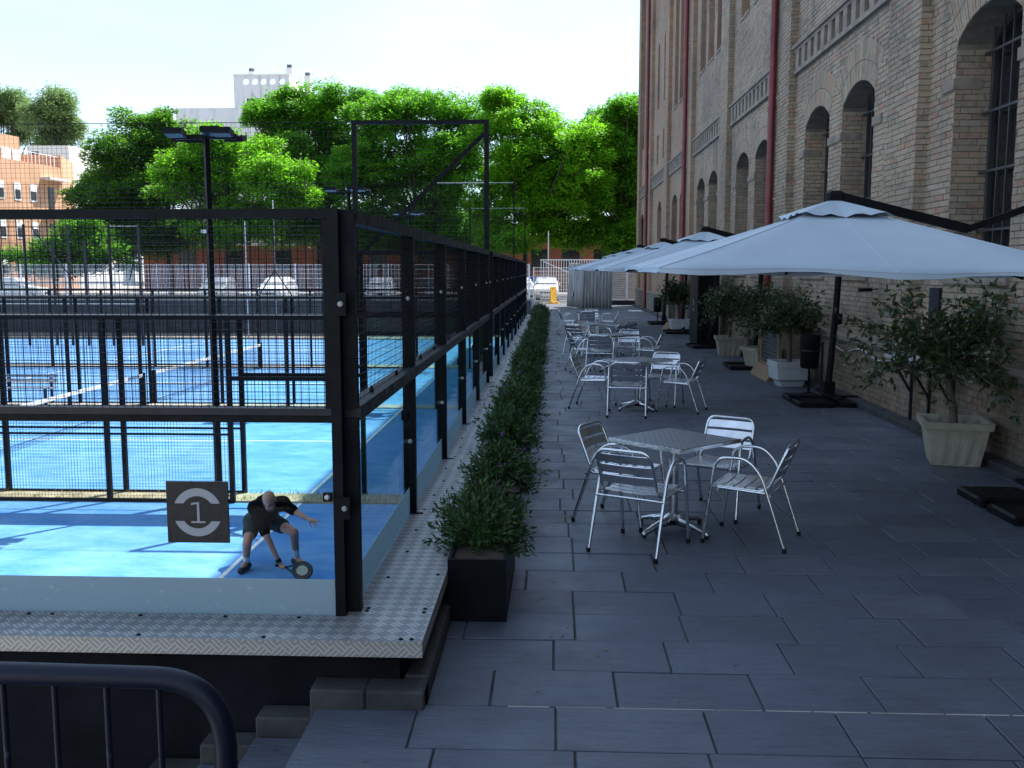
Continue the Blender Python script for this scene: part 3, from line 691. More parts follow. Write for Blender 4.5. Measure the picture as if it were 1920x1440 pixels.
# end pier, end wall, roof, hidden sides
MB().box(XP,BY1-1.2,0,XR+.02,BY1,BZ).build('pilaster','brick_tex_y',BLD)
MB().add([(XR,BY1,0),(22,BY1,0),(22,BY1,BZ),(XR,BY1,BZ)],[(0,3,2,1)]).build('end_wall','brick_tex_x',BLD)
MB().add([(XR+1.2,BY0,0),(22,BY0,0),(22,BY0,BZ),(XR+1.2,BY0,BZ)],[(0,1,2,3)]).build('end_wall','brick_tex_x',BLD)
rf=MB(); rf.box(XP-.3,BY0-.3,BZ,22,BY1+.3,BZ+.3); rf.add([(XP-.3,BY0,BZ+.3),(22,BY0,BZ+.3),(22,BY1,BZ+.3),(XP-.3,BY1,BZ+.3),(13,BY0,BZ+2.2),(13,BY1,BZ+2.2)],[(0,3,5,4),(1,4,5,2),(0,4,1),(3,2,5)]); rf.build('roof','brick_far',BLD)
MB().box(22,BY0,0,22.2,BY1,BZ).build('wall','brick_tex_y',BLD)
stuff(brk.build('brickwork','brick',BLD)); stuff(arcv.build('arch_bricks','brick',BLD))
ub=MB(); L_=BL-BJ; ub.add([(0,0,0),(0,L_,0),(0,L_,BH-BJ),(0,0,BH-BJ),(-.02,0.001,.001),(-.02,L_-.001,.001),(-.02,L_-.001,BH-BJ-.001),(-.02,.001,BH-BJ-.001)],[(4,7,6,5),(0,4,5,1),(1,5,6,2),(2,6,7,3),(3,7,4,0)])
me=bpy.data.meshes.new('brick'); me.from_pydata(ub.v,[],ub.f); me.update(); me.materials.append(M['brick_one'])
for q,pr,l in ONE: link(me,'brick',BLD,(q.x-XR+(.02-pr),q.y-BY0,q.z))
# plinth ledge, base kerb
pl=MB(); pl.add([(XP-.05,BY0,.97),(XP-.05,BY1,.97),(XP-.05,BY1,.90),(XP-.05,BY0,.90),(XR,BY0,1.0),(XR,BY1,1.0),(XR,BY0,.88),(XR,BY1,.88)],[(0,3,2,1),(0,1,5,4),(3,6,7,2)]); pl.build('plinth_ledge','bricks_edge',BLD)
plw=MB().box(XP-.022,BY0,0,XR+.01,BY1,.895); plw.build('plinth','mortar',BLD)
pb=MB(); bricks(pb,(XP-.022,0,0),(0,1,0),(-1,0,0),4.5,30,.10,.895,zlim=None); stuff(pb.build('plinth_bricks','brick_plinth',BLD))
y=3.0; kb=struct(MB().box(XP-.20,3,-.3,XP-.024,BY1,.045).build('wall_kerb','kerb_stone'))
while y<54: MB().chbox(XP-.215,y+.004,-.2,XP-.026,y+.996,.085+rnd.uniform(-.004,.004),.012).build('kerb_block','kerb_stone',kb); y+=1.0
# drainpipes
for p in (21.25,35.1,49.0):
    d=MB(); d.tube([(XP-.10,p,.05),(XP-.10,p,BZ-.1)],.078,14); do=d.build('drainpipe','red_pipe',BLD)
    for z in (1.2,3.3,5.4,7.5,9.6,12.0,15.0):
        MB().lathe([(.083,z),(.083,z+.06)],14,(XP-.10,p,0)).build('pipe_joint','red_pipe',do); MB().box(XP-.03,p-.05,z+.2,XP+.0,p+.05,z+.24).build('bracket','galv',do)
# fittings fixed to the wall
sh=thing('wall_shelf','grey fold-down shelf on triangular brackets under the ficus branches','shelf',(XP-.03,12.0,.85))
MB().box(XP-.40,11.15,.905,XP-.05,12.75,.945).build('shelf_board','galv',sh)
for y in (11.3,12.0,12.6):
    MB().bar((XP-.09,y,.10),(XP-.09,y,.90),.035).build('upright','dark_steel',sh); MB().bar((XP-.09,y,.45),(XP-.36,y,.90),.03).build('bracket','dark_steel',sh)
tag(MB().box(XR-.05,12.35,1.35,XR-.012,12.66,1.80).build('wall_plaque','dark_steel'),'dark rectangular plate on the brick wall behind the large ficus','plaque')
pp=[(XP-.05,10.9+.25*i,.78+.05*math.sin(i*.9)-(.0)) for i in range(22)]; tag(MB().tube(pp,.013,7).build('wall_cable','galv'),'grey cable drooping along the lower brick wall','cable')
wl_=MB(); wl_.bar((XR-.02,14.4,1.75),(XR-.02,14.4,1.45),.015); wl_.bar((XR-.02,14.4,1.74),(XR-.25,14.4,1.74),.015); wl_.box(XR-.40,14.35,1.71,XR-.22,14.45,1.76)
tag(wl_.build('wall_lamp','black_metal'),'small black lamp bracket on the brick wall behind the parasol pole','lamp')

# ================================================================ TERRACE FURNITURE
def arcpts(c, r, a0, a1, n, U, V):
    c,U,V=Vector(c),Vector(U),Vector(V); return [c+(U*math.cos(a0+(a1-a0)*i/n)+V*math.sin(a0+(a1-a0)*i/n))*r for i in range(n+1)]
def fillet(pts, r, n=5):
    """polyline with rounded corners"""
    pts=[Vector(p) for p in pts]; out=[pts[0]]
    for a,b,c in zip(pts,pts[1:],pts[2:]):
        u=(a-b); v=(c-b); k=min(r,u.length*.48,v.length*.48); p0=b+u.normalized()*k; p1=b+v.normalized()*k
        for i in range(n+1): t=i/n; out.append(p0*(1-t)**2+b*2*t*(1-t)+p1*t*t)
    return out+[pts[-1]]
def make_chair():
    t=thing('cafe_chair','chair','chair'); r=.0125
    for s in (-1,1):
        x=.262*s
        mb=MB().tube(fillet([(x*1.02,.285,.02),(x,.20,.655),(x,-.02,.668),(x*.99,-.13,.56),(x*1.0,-.315,.02)],.085,6),r,9); mb.build('leg_frame','alu',t)
        for y in (.285,-.315): MB().lathe([(.0155,0),(.0155,.035)],9,(x*(1.02 if y>0 else 1.0),y,0)).build('foot_cap','rubber',t)
    mb=MB().tube(fillet([(-.215,.215,.435),(-.215,-.17,.42),(-.205,-.315,.765),(.205,-.315,.765),(.215,-.17,.42),(.215,.215,.435)],.075,6),r*.95,9); mb.build('back_frame','alu',t)
    mb=MB().tube(fillet([(-.235,-.16,.415),(-.235,.235,.43),(.235,.235,.43),(.235,-.16,.415)],.06,5),r*.85,8); mb.build('seat_frame','alu',t)
    for y,z in ((-.20,.405),(.185,.412)): MB().tube([(-.262,y,z),(.262,y,z)],.0095,8).build('stretcher','alu',t)
    for i in range(5):
        y=-.135+.083*i; n=7; vs=[]
        for k in range(n+1):
            x=-.213+.426*k/n; z=.447-.012*(1-(2*k/n-1)**2); vs+=[(x,y-.035,z),(x,y+.035,z),(x,y+.035,z-.008),(x,y-.035,z-.008)]
        fs=[(4*k+a,4*k+4+a,4*k+4+(a+1)%4,4*k+(a+1)%4) for k in range(n) for a in range(4)]+[(0,1,2,3),(4*n+3,4*n+2,4*n+1,4*n)]
        b=MB(); b.add(vs,fs); b.build('seat_slat','alu_slat',t,fixn=True)
    d=Vector((0,-.145,.345)).normalized()
    for i in range(3):
        c=Vector((0,-.17,.42))+d*(.135+.087*i); n=7; vs=[]; w=.203
        for k in range(n+1):
            x=-w+2*w*k/n; q=c+Vector((x,-.020*(1-(2*k/n-1)**2),0)); nn=Vector((0,d.z,-d.y))*.004
            vs+=[q-d*.033-nn,q+d*.033-nn,q+d*.033+nn,q-d*.033+nn]
        b=MB(); b.add(vs,[(4*k+a,4*k+4+a,4*k+4+(a+1)%4,4*k+(a+1)%4) for k in range(n) for a in range(4)]+[(0,1,2,3),(4*n+3,4*n+2,4*n+1,4*n)]); b.build('back_slat','alu_slat',t,fixn=True)
    return t
def make_table():
    t=thing('cafe_table','table','table'); h=.355
    MB().chbox(-h,-h,.705,h,h,.732,.004).build('table_top','ring_steel',t)
    rim=MB(); k=h+.004
    for a,b in (((-k,-k),(k,-k)),((k,-k),(k,k)),((k,k),(-k,k)),((-k,k),(-k,-k))): rim.bar((a[0],a[1],.716),(b[0],b[1],.716),.008,.026)
    rim.build('rim','alu',t)
    MB().lathe([(.036,.06),(.036,.70)],16).build('column','alu',t); MB().lathe([(.11,.690),(.11,.704)],16).build('mount','dark_steel',t)
    for i in range(4):
        a=R(90*i); u=Vector((math.cos(a),math.sin(a),0)); v=Vector((-u.y,u.x,0)); vs=[]
        for d,w,z0,z1 in ((.02,.03,.05,.15),(.10,.028,.055,.115),(.22,.024,.05,.085),(.33,.02,.022,.05),(.35,.016,.022,.04)):
            vs+=[u*d-v*w+UP*z0,u*d+v*w+UP*z0,u*d+v*w*.6+UP*z1,u*d-v*w*.6+UP*z1]
        b=MB(); b.add(vs,[(4*k+q,4*k+4+q,4*k+4+(q+1)%4,4*k+(q+1)%4) for k in range(4) for q in range(4)]+[(0,1,2,3),(19,18,17,16)],True); b.build('foot','alu',t,fixn=True)
        MB().lathe([(.016,0),(.016,.024)],8,u*.33).build('foot_pad','rubber',t)
    return t
CHR, TBL = make_chair(), make_table(); first=[True]
SETS = [  # table x, y, rotation; chairs (dx, dy, rotation)
 (.95,7.46,R(43),[(-.30,-.47,-29),(.55,-.22,65),(-.37,.32,-119.5),(.44,.60,150)]),
 (1.24,14.1,R(38),[(-.18,-.55,-7),(.62,-.12,68),(-.62,.20,-104),(.42,.55,160)]),
 (1.27,19.6,R(33),[(-.30,-.52,-12),(.66,.05,74),(-.64,-.12,-80),(.30,.62,170)]),
 (1.10,23.3,R(20),[(-.46,-.50,-35),(.58,.18,40),(-.30,.62,-160),(.45,-.42,28)]),
 (1.12,30.4,R(5),[(-.05,-.62,0),(.66,.05,82),(-.62,.02,-84),(.12,.66,176)])]
POSN = ['steps side','brick wall side','planter side','tarpaulin side']
for k,(tx,ty,tr,chs) in enumerate(SETS):
    o = TBL if k==0 else dup(TBL); o.location=(tx,ty,.001); o.rotation_euler=(0,0,tr)
    tag(o,'square steel-topped cafe table, %s from the grey tarpaulin screen'%ORD[4-k],'table','cafe tables on the terrace')
    for j,(dx,dy,ra) in enumerate(chs):
        c = CHR if (k==0 and j==0) else dup(CHR); c.location=(tx+dx,ty+dy,.001); c.rotation_euler=(0,0,R(ra))
        tag(c,'aluminium slatted armchair, %s, at the %s table from the grey tarpaulin screen'%(POSN[j],ORD[4-k]),'chair','aluminium cafe chairs')

# ------------------------------------------------ parasols
def make_parasol():
    t=thing('parasol','parasol','parasol'); H_=1.6; ze, za = 2.0, 2.56      # base at origin; canopy centre at (-1.95,0)
    cx=-1.95
    for sx in (-1,1):
        for sy in (-1,1): MB().chbox(sx*.30-.27-.02,sy*.30-.27,.0,sx*.30+.27-.02,sy*.30+.27,.075,.02).build('base_slab','black_metal',t)
    fr=MB(); fr.box(-.62,-.04,.076,.58,.04,.11); fr.box(-.06,-.6,.111,.02,.6,.145); fr.build('base_frame','black_metal',t)
    MB().box(-.10,-.08,.146,.06,.08,.33).build('pole_socket','black_metal',t)
    lean=.10
    p=MB(); p.tube([(-.02,0,.30),(lean*.5,0,1.4),(lean,0,2.72)],[.052,.05,.048],12); p.build('pole','black_metal',t)
    MB().box(lean-.08,-.05,1.20,lean-.02+.06,.05,1.36).build('crank_box','black_metal',t)
    MB().bar((lean,0,2.70),(-.85,0,2.36),.055).build('arm','black_metal',t); MB().bar((-.85,0,2.36),(cx,0,za+.075),.06,.075).build('arm','black_metal',t)
    MB().chbox(cx-.06,-.045,za+.035,cx+.08,.045,za+.115,.02).build('hub_cap','black_metal',t)
    # canopy: eight sections with sagging hems
    n=12; rows=9; vs=[]; cols=[]
    per=[]
    for s in range(4):
        a=[(-1,-1),(1,-1),(1,1),(-1,1)][s]; b=[(1,-1),(1,1),(-1,1),(-1,-1)][s]
        for i in range(n): f=i/n; per.append((a[0]+(b[0]-a[0])*f,a[1]+(b[1]-a[1])*f,f))
    r0=.17
    for j in range(rows+1):
        g=j/rows
        for (x,y,f) in per:
            sag=.5-.5*math.cos(4*math.pi*f)      # between ribs (rib at corner and at mid side)
            inw=1-.045*sag*g; rr=(r0+(1-r0)*g)*inw
            z=za-(za-ze)*(r0+(1-r0)*g)**.96-.03*sag*g*(1-g)*2+.018*sag*g*g
            tilt=-.02*x*rr*H_+.006*math.sin(7*x+3*y*g)*g+.004*math.sin(11*y+5*g)
            vs.append((cx+x*H_*rr,y*H_*rr,z+tilt))
    m=4*n; fs=[(j*m+i,j*m+(i+1)%m,(j+1)*m+(i+1)%m,(j+1)*m+i) for j in range(rows) for i in range(m)]
    b=MB(); b.add(vs,fs,True); co=b.build('canopy','canvas',t); md=co.modifiers.new('thick','SOLIDIFY'); md.thickness=.006
    for q in range(8):
        i=q*n//2; sv=[Vector(vs[j*m+i])+UP*.006 for j in range(rows+1)]; sm_=MB()
        for a_,b_ in zip(sv,sv[1:]): sm_.bar(a_,b_,.012,.006)
        sm_.build('seam','canvas',co)
    # hem strip
    hv=[]; 
    for i in range(m): x,y,z=vs[rows*m+i]; hv+=[(x,y,z),(x,y,z-.028-.012*math.sin(i*1.3))]
    b=MB(); b.add(hv,[(2*i,2*((i+1)%m),2*((i+1)%m)+1,2*i+1) for i in range(m)],True); ho=b.build('hem','canvas',co)
    # vent flap
    vv=[]
    for j,(rr,z) in enumerate(((.03,za+.03),(.12,za-.025),(.235,za-.10))):
        for i,(x,y,f) in enumerate(per):
            w=.014*math.sin(i*1.9)*(j==2)+.010*math.sin(i*.7+1)*(j>0); vv.append((cx+x*H_*rr,y*H_*rr,z+w))
    b=MB(); b.add(vv,[(j*m+i,j*m+(i+1)%m,(j+1)*m+(i+1)%m,(j+1)*m+i) for j in range(2) for i in range(m)],True); b.build('vent_flap','canvas',t)
    for s in range(8):
        a=[(-1,-1),(0,-1),(1,-1),(1,0),(1,1),(0,1),(-1,1),(-1,0)][s]
        MB().bar((cx+a[0]*.05,a[1]*.05,za-.09),(cx+a[0]*H_*.985,a[1]*H_*.985,ze-.012-.02*a[0]*H_),.018,.028).build('rib','black_metal',t)
    MB().lathe([(.05,za-.22),(.05,za-.06)],12,(cx,0,0)).build('hub','black_metal',t)
    return t
PAR=make_parasol()
for k,(x,y,rz) in enumerate(((4.27,8.25,0),(4.25,14.95,0),(4.22,20.3,R(-2)),(4.2,25.7,R(2)),(4.2,31.4,R(-1)),(4.2,36.6,0))):
    o=PAR if k==0 else dup(PAR); o.location=(x,y,.001); o.rotation_euler=(0,0,rz+R(180)*0)
    tag(o,'grey square cantilever parasol on black base, %s from the grey tarpaulin screen'%ORD[5-k],'parasol','grey parasols along the brick wall')

# ------------------------------------------------ potted shrubs along the walkway
def shrub_mesh(seed, n=3000):
    r=random.Random(seed); mb=MB(); fl=MB(); stem=MB()
    for k in range(210):
        th=r.uniform(0,2*math.pi); ph=r.uniform(.05,1.95); d=Vector((math.sin(ph)*math.cos(th),math.sin(ph)*math.sin(th)*1.1,math.cos(ph)))
        L=r.uniform(.24,.35)*(1.2 if r.random()<.14 else 1); o=Vector((r.uniform(-.05,.05),r.uniform(-.14,.14),.36)); e=o+Vector((d.x*L*1.0,d.y*L,d.z*L*1.0+.03)); 
        stem.wire(o,e,.004)
        for i in range(24):
            f=.42+.6*i/24; p=o.lerp(e,f)+Vector((r.gauss(0,.012),r.gauss(0,.012),r.gauss(0,.012)))
            az=i*2.4+k; sd=d.cross(UP); sd=sd.normalized() if sd.length>.05 else Vector((1,0,0)); u=sd*math.cos(az)+d.cross(sd)*math.sin(az)
            dd=(u*.8+d*.75+UP*.15).normalized(); mb.leaf(p,dd,d+Vector((r.gauss(0,.3),r.gauss(0,.3),r.gauss(0,.3))),r.uniform(.04,.066),r.uniform(.014,.021))
        if r.random()<.055 and d.z>.3:
            for q in range(9): fl.leaf(e+Vector((r.gauss(0,.014),r.gauss(0,.014),r.gauss(0,.014))),Vector((r.gauss(0,1),r.gauss(0,1),r.gauss(0,1))).normalized(),UP,.022,.016)
    return mb,fl,stem
PROT=[]
def make_pot(seed):
    t=thing('potted_shrub','shrub','potted plant'); w,l,h=.17,.54,.37
    b=MB(); 
    for (x0,y0,x1,y1) in ((-w,-l,w,-l+.02),(-w,l-.02,w,l),(-w,-l+.02,-w+.02,l-.02),(w-.02,-l+.02,w,l-.02)): b.box(x0,y0,0,x1,y1,h)
    b.box(-w+.02,-l+.02,.02,w-.02,l-.02,.05); bo=b.build('planter_box','black_metal',t)
    MB().box(-w+.021,-l+.021,.051,w-.021,l-.021,h-.03).build('soil','soil',t)
    a,f,s=shrub_mesh(seed); stuff(a.build('foliage','leaf_shrub',t)); stuff(f.build('flowers','flower',t)); stuff(s.build('stems','bark',t)); return t
PROT=[make_pot(s) for s in (1,2,3)]
PY=[5.95+1.72*i for i in range(19)]
for i,y in enumerate(PY):
    o=PROT[i] if i<3 else dup(PROT[i%3]); o.location=(-.415+rnd.uniform(-.012,.012),y,.001); o.rotation_euler=(0,0,R(rnd.uniform(-1.2,1.2))+(math.pi if (i//3)%2 else 0)); s=rnd.uniform(.92,1.08) if i else 1.0
    for ch in o.children:
        if ch.name.split('.')[0] in ('foliage','flowers','stems'): ch.scale=(s*.96,s*.76,s*rnd.uniform(.90,1.0)); 
    tag(o,'dark green shrub in black box planter, %s from the diamond-plate corner'%ORD[i],'potted plant','shrubs in black planters beside the walkway')

# ------------------------------------------------ ficus trees in square pots
def make_ficus(seed, lean, cream, rx=.95, zc=1.55, nb=46, name=''):
    r=random.Random(seed); t=thing('potted_ficus','ficus','potted tree')
    if cream:
        a,b,h=.235,.335,.46; pv=[]; 
        for z,s in ((0,a),(.02,a+.008),(h-.07,b-.03),(h-.07,b),(h,b+.012),(h,b-.035),(h-.10,b-.05)): pv.append((z,s))
    else:
        a,b,h=.25,.30,.44; pv=[(0,a-.06),(.09,a-.03),(.13,b-.02),(h-.10,b),(h-.10,b+.012),(h,b+.012),(h,b-.03),(h-.10,b-.04)]
    vs=[]; nseg=9
    for z,s in pv:
        for side in range(4):
            c0=[(-1,-1),(1,-1),(1,1),(-1,1)][side]; c1=[(1,-1),(1,1),(-1,1),(-1,-1)][side]
            for i in range(nseg):
                f=i/nseg; x=c0[0]+(c1[0]-c0[0])*f; y=c0[1]+(c1[1]-c0[1])*f
                k=1-.03*(1 if i in(0,) else 0)-(.05 if (cream and i%2 and .02<=z<h-.075) else 0); vs.append((x*s*k,y*s*k,z))
    m=4*nseg; fs=[(j*m+i,j*m+(i+1)%m,(j+1)*m+(i+1)%m,(j+1)*m+i) for j in range(len(pv)-1) for i in range(m)]
    q=MB(); q.add(vs,fs); q.add(vs[:m],[tuple(range(m-1,-1,-1))]); q.build('pot','plastic_cream' if cream else 'plastic_white',t)
    MB().add([(-b+.05,-b+.05,h-.095),(b-.05,-b+.05,h-.095),(b-.05,b-.05,h-.095),(-b+.05,b-.05,h-.095)],[(0,1,2,3)]).build('soil','soil',t)
    fork=Vector((lean[0],lean[1],.98)); tr=MB(); tr.tube([(0,0,h-.10),(lean[0]*.25,lean[1]*.3,.62),(lean[0]*.7,lean[1]*.7,.82),fork],[.047,.04,.037,.036],9)
    lf=MB(); br=MB()
    for k in range(nb):
        th=2*math.pi*k/nb+r.uniform(-.3,.3); el=r.choice([-.25,.1,.35,.6,.9,1.2]); L=r.uniform(.55,1.0)*rx*(1.0 if el<.8 else .85)
        d=Vector((math.cos(th)*math.cos(el),math.sin(th)*math.cos(el)*.9,math.sin(el))); pts=[fork]; p=fork.copy(); dd=(d+UP*.45).normalized()
        for i in range(5):
            p=p+dd*L/5; dd=(dd+Vector((r.gauss(0,.22),r.gauss(0,.22),r.gauss(0,.18)-.10))).normalized(); 
            if p.x>.40: p.x=.40-r.random()*.1
            pts.append(p.copy())
        (tr if k%6==0 else br).tube(pts,[.016 if k%6==0 else .009,.008,.006,.005,.0035,.0025],5,False)
        for i in range(2,6):
            for s in range(5):
                q0=pts[i].lerp(pts[i-1],r.random()); sd=Vector((r.gauss(0,1),r.gauss(0,1),r.gauss(0,.7))).normalized(); tip=q0+sd*r.uniform(.06,.22)
                if tip.x>.44: tip.x=.44
                br.wire(q0,tip,.003)
                for w in range(4):
                    pp=q0.lerp(tip,.35+.65*r.random()); ld=(sd+Vector((r.gauss(0,.6),r.gauss(0,.6),r.gauss(0,.5)-.45))).normalized()
                    lf.leaf(pp,ld,Vector((r.gauss(0,1),r.gauss(0,1),r.gauss(.6,.8))),r.uniform(.06,.10),r.uniform(.027,.042))
    tr.build('trunk','bark',t); stuff(br.build('twigs','bark',t)); stuff(lf.build('foliage','leaf_ficus',t)); return t
for k,(x,y,rz,cream,lab) in enumerate(((4.25,10.32,R(-14),1,'bushy ficus with leaning trunk in ribbed cream pot below the wall shelf'),(4.16,17.15,R(4),0,'ficus in smooth white pot beside the litter bin'),
        (4.18,23.1,R(-5),1,'dense ficus in ribbed pot beside the black cabinet'),(4.1,31.6,R(3),0,'ficus in white pot furthest along the brick wall'),(4.28,19.9,R(20),1,'ficus crowded behind the slatted screen'))):
    o=make_ficus(40+k,(-.10,.05) if k==0 else (rnd.uniform(-.08,.05),rnd.uniform(-.05,.05)),cream,1.05 if k else 1.32,nb=54 if k else 66); o.location=(x,y,.001); o.rotation_euler=(0,0,rz); tag(o,lab,'potted tree','ficus trees in pots along the brick wall')

# ------------------------------------------------ slatted screens, cabinet, bins
def screen(x,y,ln,lab):
    t=thing('slatted_screen',lab,'screen',(x,y,.001),0,'slatted wooden screens')
    for yy in (0,ln): MB().box(x-.03,y+yy-.03,.001,x+.03,y+yy+.03,1.28).build('upright','wood',t)
    MB().box(x-.03,y+.031,1.20,x+.03,y+ln-.031,1.26).build('top_rail','wood',t); MB().box(x-.03,y+.031,.20,x+.03,y+ln-.031,.27).build('bottom_rail','wood',t)
    for i in range(12): MB().cbox((x,y+ln/2,.315+.075*i),.012,ln-.065,.062,0,0,R(28)).build('slat','dark_steel',t)
    for s in (1,-1): MB().prism([(0,0),(.20,0),(.05,.22),(0,.22)],(x-.031*s,y-.03,.001),(-s,0,0),(0,0,1),(0,1,0),ln+.06).build('foot_board','wood',t)
screen(4.12,17.75,1.45,'dark slatted wooden screen between the white pot and the next ribbed pot'); screen(4.05,32.6,1.3,'dark slatted wooden screen beside the furthest white pot')
t=thing('black_cabinet','tall black cabinet with chrome bin on its side beside the third ribbed pot','cabinet',(4.1,26.6,.001))
MB().chbox(3.86,26.0,.05,4.42,27.5,2.05,.015).build('body','black_metal',t); MB().box(3.88,26.02,.001,4.40,27.48,.05).build('plinth','rubber',t)
MB().box(3.853,26.05,.15,3.8595,26.74,1.98).build('door','black_metal',t); MB().box(3.853,26.76,.15,3.8595,27.45,1.98).build('door','black_metal',t); MB().bar((3.84,26.68,.9),(3.84,26.68,1.25),.02).build('handle','galv',t)
def bin_(x,y,lab):
    t=thing('litter_bin',lab,'bin',(x,y,.001),0,'dark litter bins')
    MB().lathe([(.13,.42),(.15,.45),(.165,.95),(.165,.97),(.15,.965),(.15,.90)],16,(x,y,0)).build('bucket','black_metal',t); MB().lathe([(.168,.70),(.168,.73)],16,(x,y,0)).build('band','dark_steel',t)
    MB().tube([(x,y,.02),(x,y,.425)],.02,8).build('leg','black_metal',t); MB().tube([(x+.19,y-.05,.02),(x+.19,y-.05,.86)],.022,8).build('post','dark_steel',t); MB().box(x+.12,y-.06,.80,x+.17,y-.04,.83).build('bracket','dark_steel',t)
    MB().lathe([(.11,.001),(.11,.012),(.03,.022)],14,(x,y,0)).build('foot_plate','black_metal',t); MB().lathe([(.06,.001),(.06,.012),(.03,.02)],12,(x+.19,y-.05,0)).build('foot_plate','dark_steel',t)
bin_(4.22,16.05,'black litter bin on a stem beside the parasol pole and white pot'); bin_(4.0,37.2,'small dark litter bin at the far end of the brick wall')

# ------------------------------------------------ crowd barrier beside the steps
T=thing('crowd_barrier','near-black blue tubular crowd barrier with rounded corner beside the steps','barrier',(-1.257,2.0,.0),R(-1.8))
def LB(b,nm): return b.build(nm,'barrier_blue',T,world=False)
nb=NT('barrier_blue'); cc=nb.co('Object'); chip=nb.ramp(nb.noise(cc,9,7,.7),[(.66,(0,0,0)),(.71,(1,1,1))]); nb.set(nb.mix(chip,(.0035,.0065,.018),(.035,.05,.07)),.4,None,.22); nb.bump(nb.noise(cc,30,4),.12,.004)
xr=.55; zt=1.148
LB(MB().tube(fillet([(xr,0,.02),(xr,0,zt),(-1.5,0,zt),(-1.5,0,.02)],.155,9),.0245,14),'frame_tube')
LB(MB().tube([(xr-.02,0,.22),(-1.48,0,.22)],.019,10),'lower_rail')
for i in range(16): x=xr-.145-.118*i; LB(MB().tube([(x,0,.225),(x,0,zt-.015)],.0075,8),'bar')
for x in (xr-.12,-1.38): LB(MB().tube([(x,-.25,.02),(x,.25,.02)],.018,8),'foot'); LB(MB().tube([(x,0,.02),(x,0,.22)],.016,8),'foot_stem')

# ================================================================ PLAYER
def blob(mb,a,b,ra,rb,n=14):
    a,b=Vector(a),Vector(b); t=(b-a).normalized(); L=(b-a).length; pts=[];rs=[]
    for i in range(5): q=math.pi/2*(1-i/4.0); pts.append(a-t*ra*math.sin(q)); rs.append(max(ra*math.cos(q),.001))
    for i in range(1,5): pts.append(a.lerp(b,i/5)); rs.append(ra+(rb-ra)*i/5)
    for i in range(5): q=math.pi/2*(i/4.0); pts.append(b+t*rb*math.sin(q)); rs.append(max(rb*math.cos(q),.001))
    mb.tube(pts,rs,n,True)
def fuse(mb,name,mat,parent,vox=.009,smooth=5):
    me=bpy.data.meshes.new('tmp'); off=WL[parent]; me.from_pydata([tuple(Vector(v)-off) for v in mb.v],[],mb.f); me.update()
    o=bpy.data.objects.new('tmp',me); COL.objects.link(o); m=o.modifiers.new('r','REMESH'); m.mode='VOXEL'; m.voxel_size=vox
    s=o.modifiers.new('s','SMOOTH'); s.factor=.5; s.iterations=smooth
    ev=o.evaluated_get(bpy.context.evaluated_depsgraph_get()); m2=bpy.data.meshes.new_from_object(ev); bpy.data.objects.remove(o); m2.name=name
    m2.materials.clear(); m2.materials.append(M[mat]); m2.polygons.foreach_set('use_smooth',[True]*len(m2.polygons))
    q=bpy.data.objects.new(name,m2); COL.objects.link(q); q.parent=parent; WL[q]=off; return q
PL=thing('person','person in black shirt and dark shorts crouching forward with a padel racket','person',(-3.43,11.55,ZF+.006))
hl,hr=P(475,977,11.86),P(507,975,11.86); kl,kr=P(463,1020,11.44),P(551,998,11.46); al,ar=P(462,1066,11.55),P(556,1051,11.77)
fl_=Vector((al.x-.02,al.y-.17,ZF+.045)); fr_=Vector((ar.x+.12,ar.y-.11,ZF+.045)); al.z=ZF+.10; ar.z=ZF+.10
pel=(hl+hr)/2+Vector((0,.02,.03)); chest=P(500,950,11.42); nk=P(504,944,11.28); sl_=P(479,952,11.36); sr=P(530,944,11.38)
el,er=P(500,1006,11.20),P(556,961,11.32); wl2,wr=P(522,1051,11.22),P(575,972,11.26)
hc=P(505,939,11.14)
B=MB()
for a,b,ra,rb in ((hl,kl,.085,.056),(kl,al,.058,.036),(hr,kr,.085,.056),(kr,ar,.058,.036),(pel,chest,.135,.145),(hl,hr,.115,.115),(sl_,sr,.085,.085),(chest,nk,.10,.06),(nk,hc,.058,.06),
                  (sl_,el,.055,.042),(el,wl2,.042,.027),(sr,er,.052,.041),(er,wr,.041,.026),(kl.lerp(al,.25)+Vector((0,.03,0)),kl.lerp(al,.5),.048,.038),(kr.lerp(ar,.25)+Vector((0,.03,0)),kr.lerp(ar,.5),.048,.038),(al,fl_,.036,.032),(ar,fr_,.036,.032)): blob(B,a,b,ra,rb)
# head, tipped forward towards the ball
HM=Matrix.Rotation(R(34),3,'X')@Matrix.Rotation(R(-6),3,'Y')
def hp(x,y,z): return hc+HM@Vector((x,y,z))
B.ell(hp(0,.01,.035),.074,.094,.088,HM); B.ell(hp(0,-.02,-.04),.060,.068,.085,HM); B.ell(hp(0,-.092,-.012),.012,.02,.022,HM,8,6); B.ell(hp(0,-.083,.022),.05,.018,.012,HM,8,6)
for s in (-1,1): B.ell(hp(.077*s,.012,-.005),.009,.02,.032,HM,8,6); B.ell(hp(.028*s,-.07,-.055),.02,.018,.02,HM,8,6)
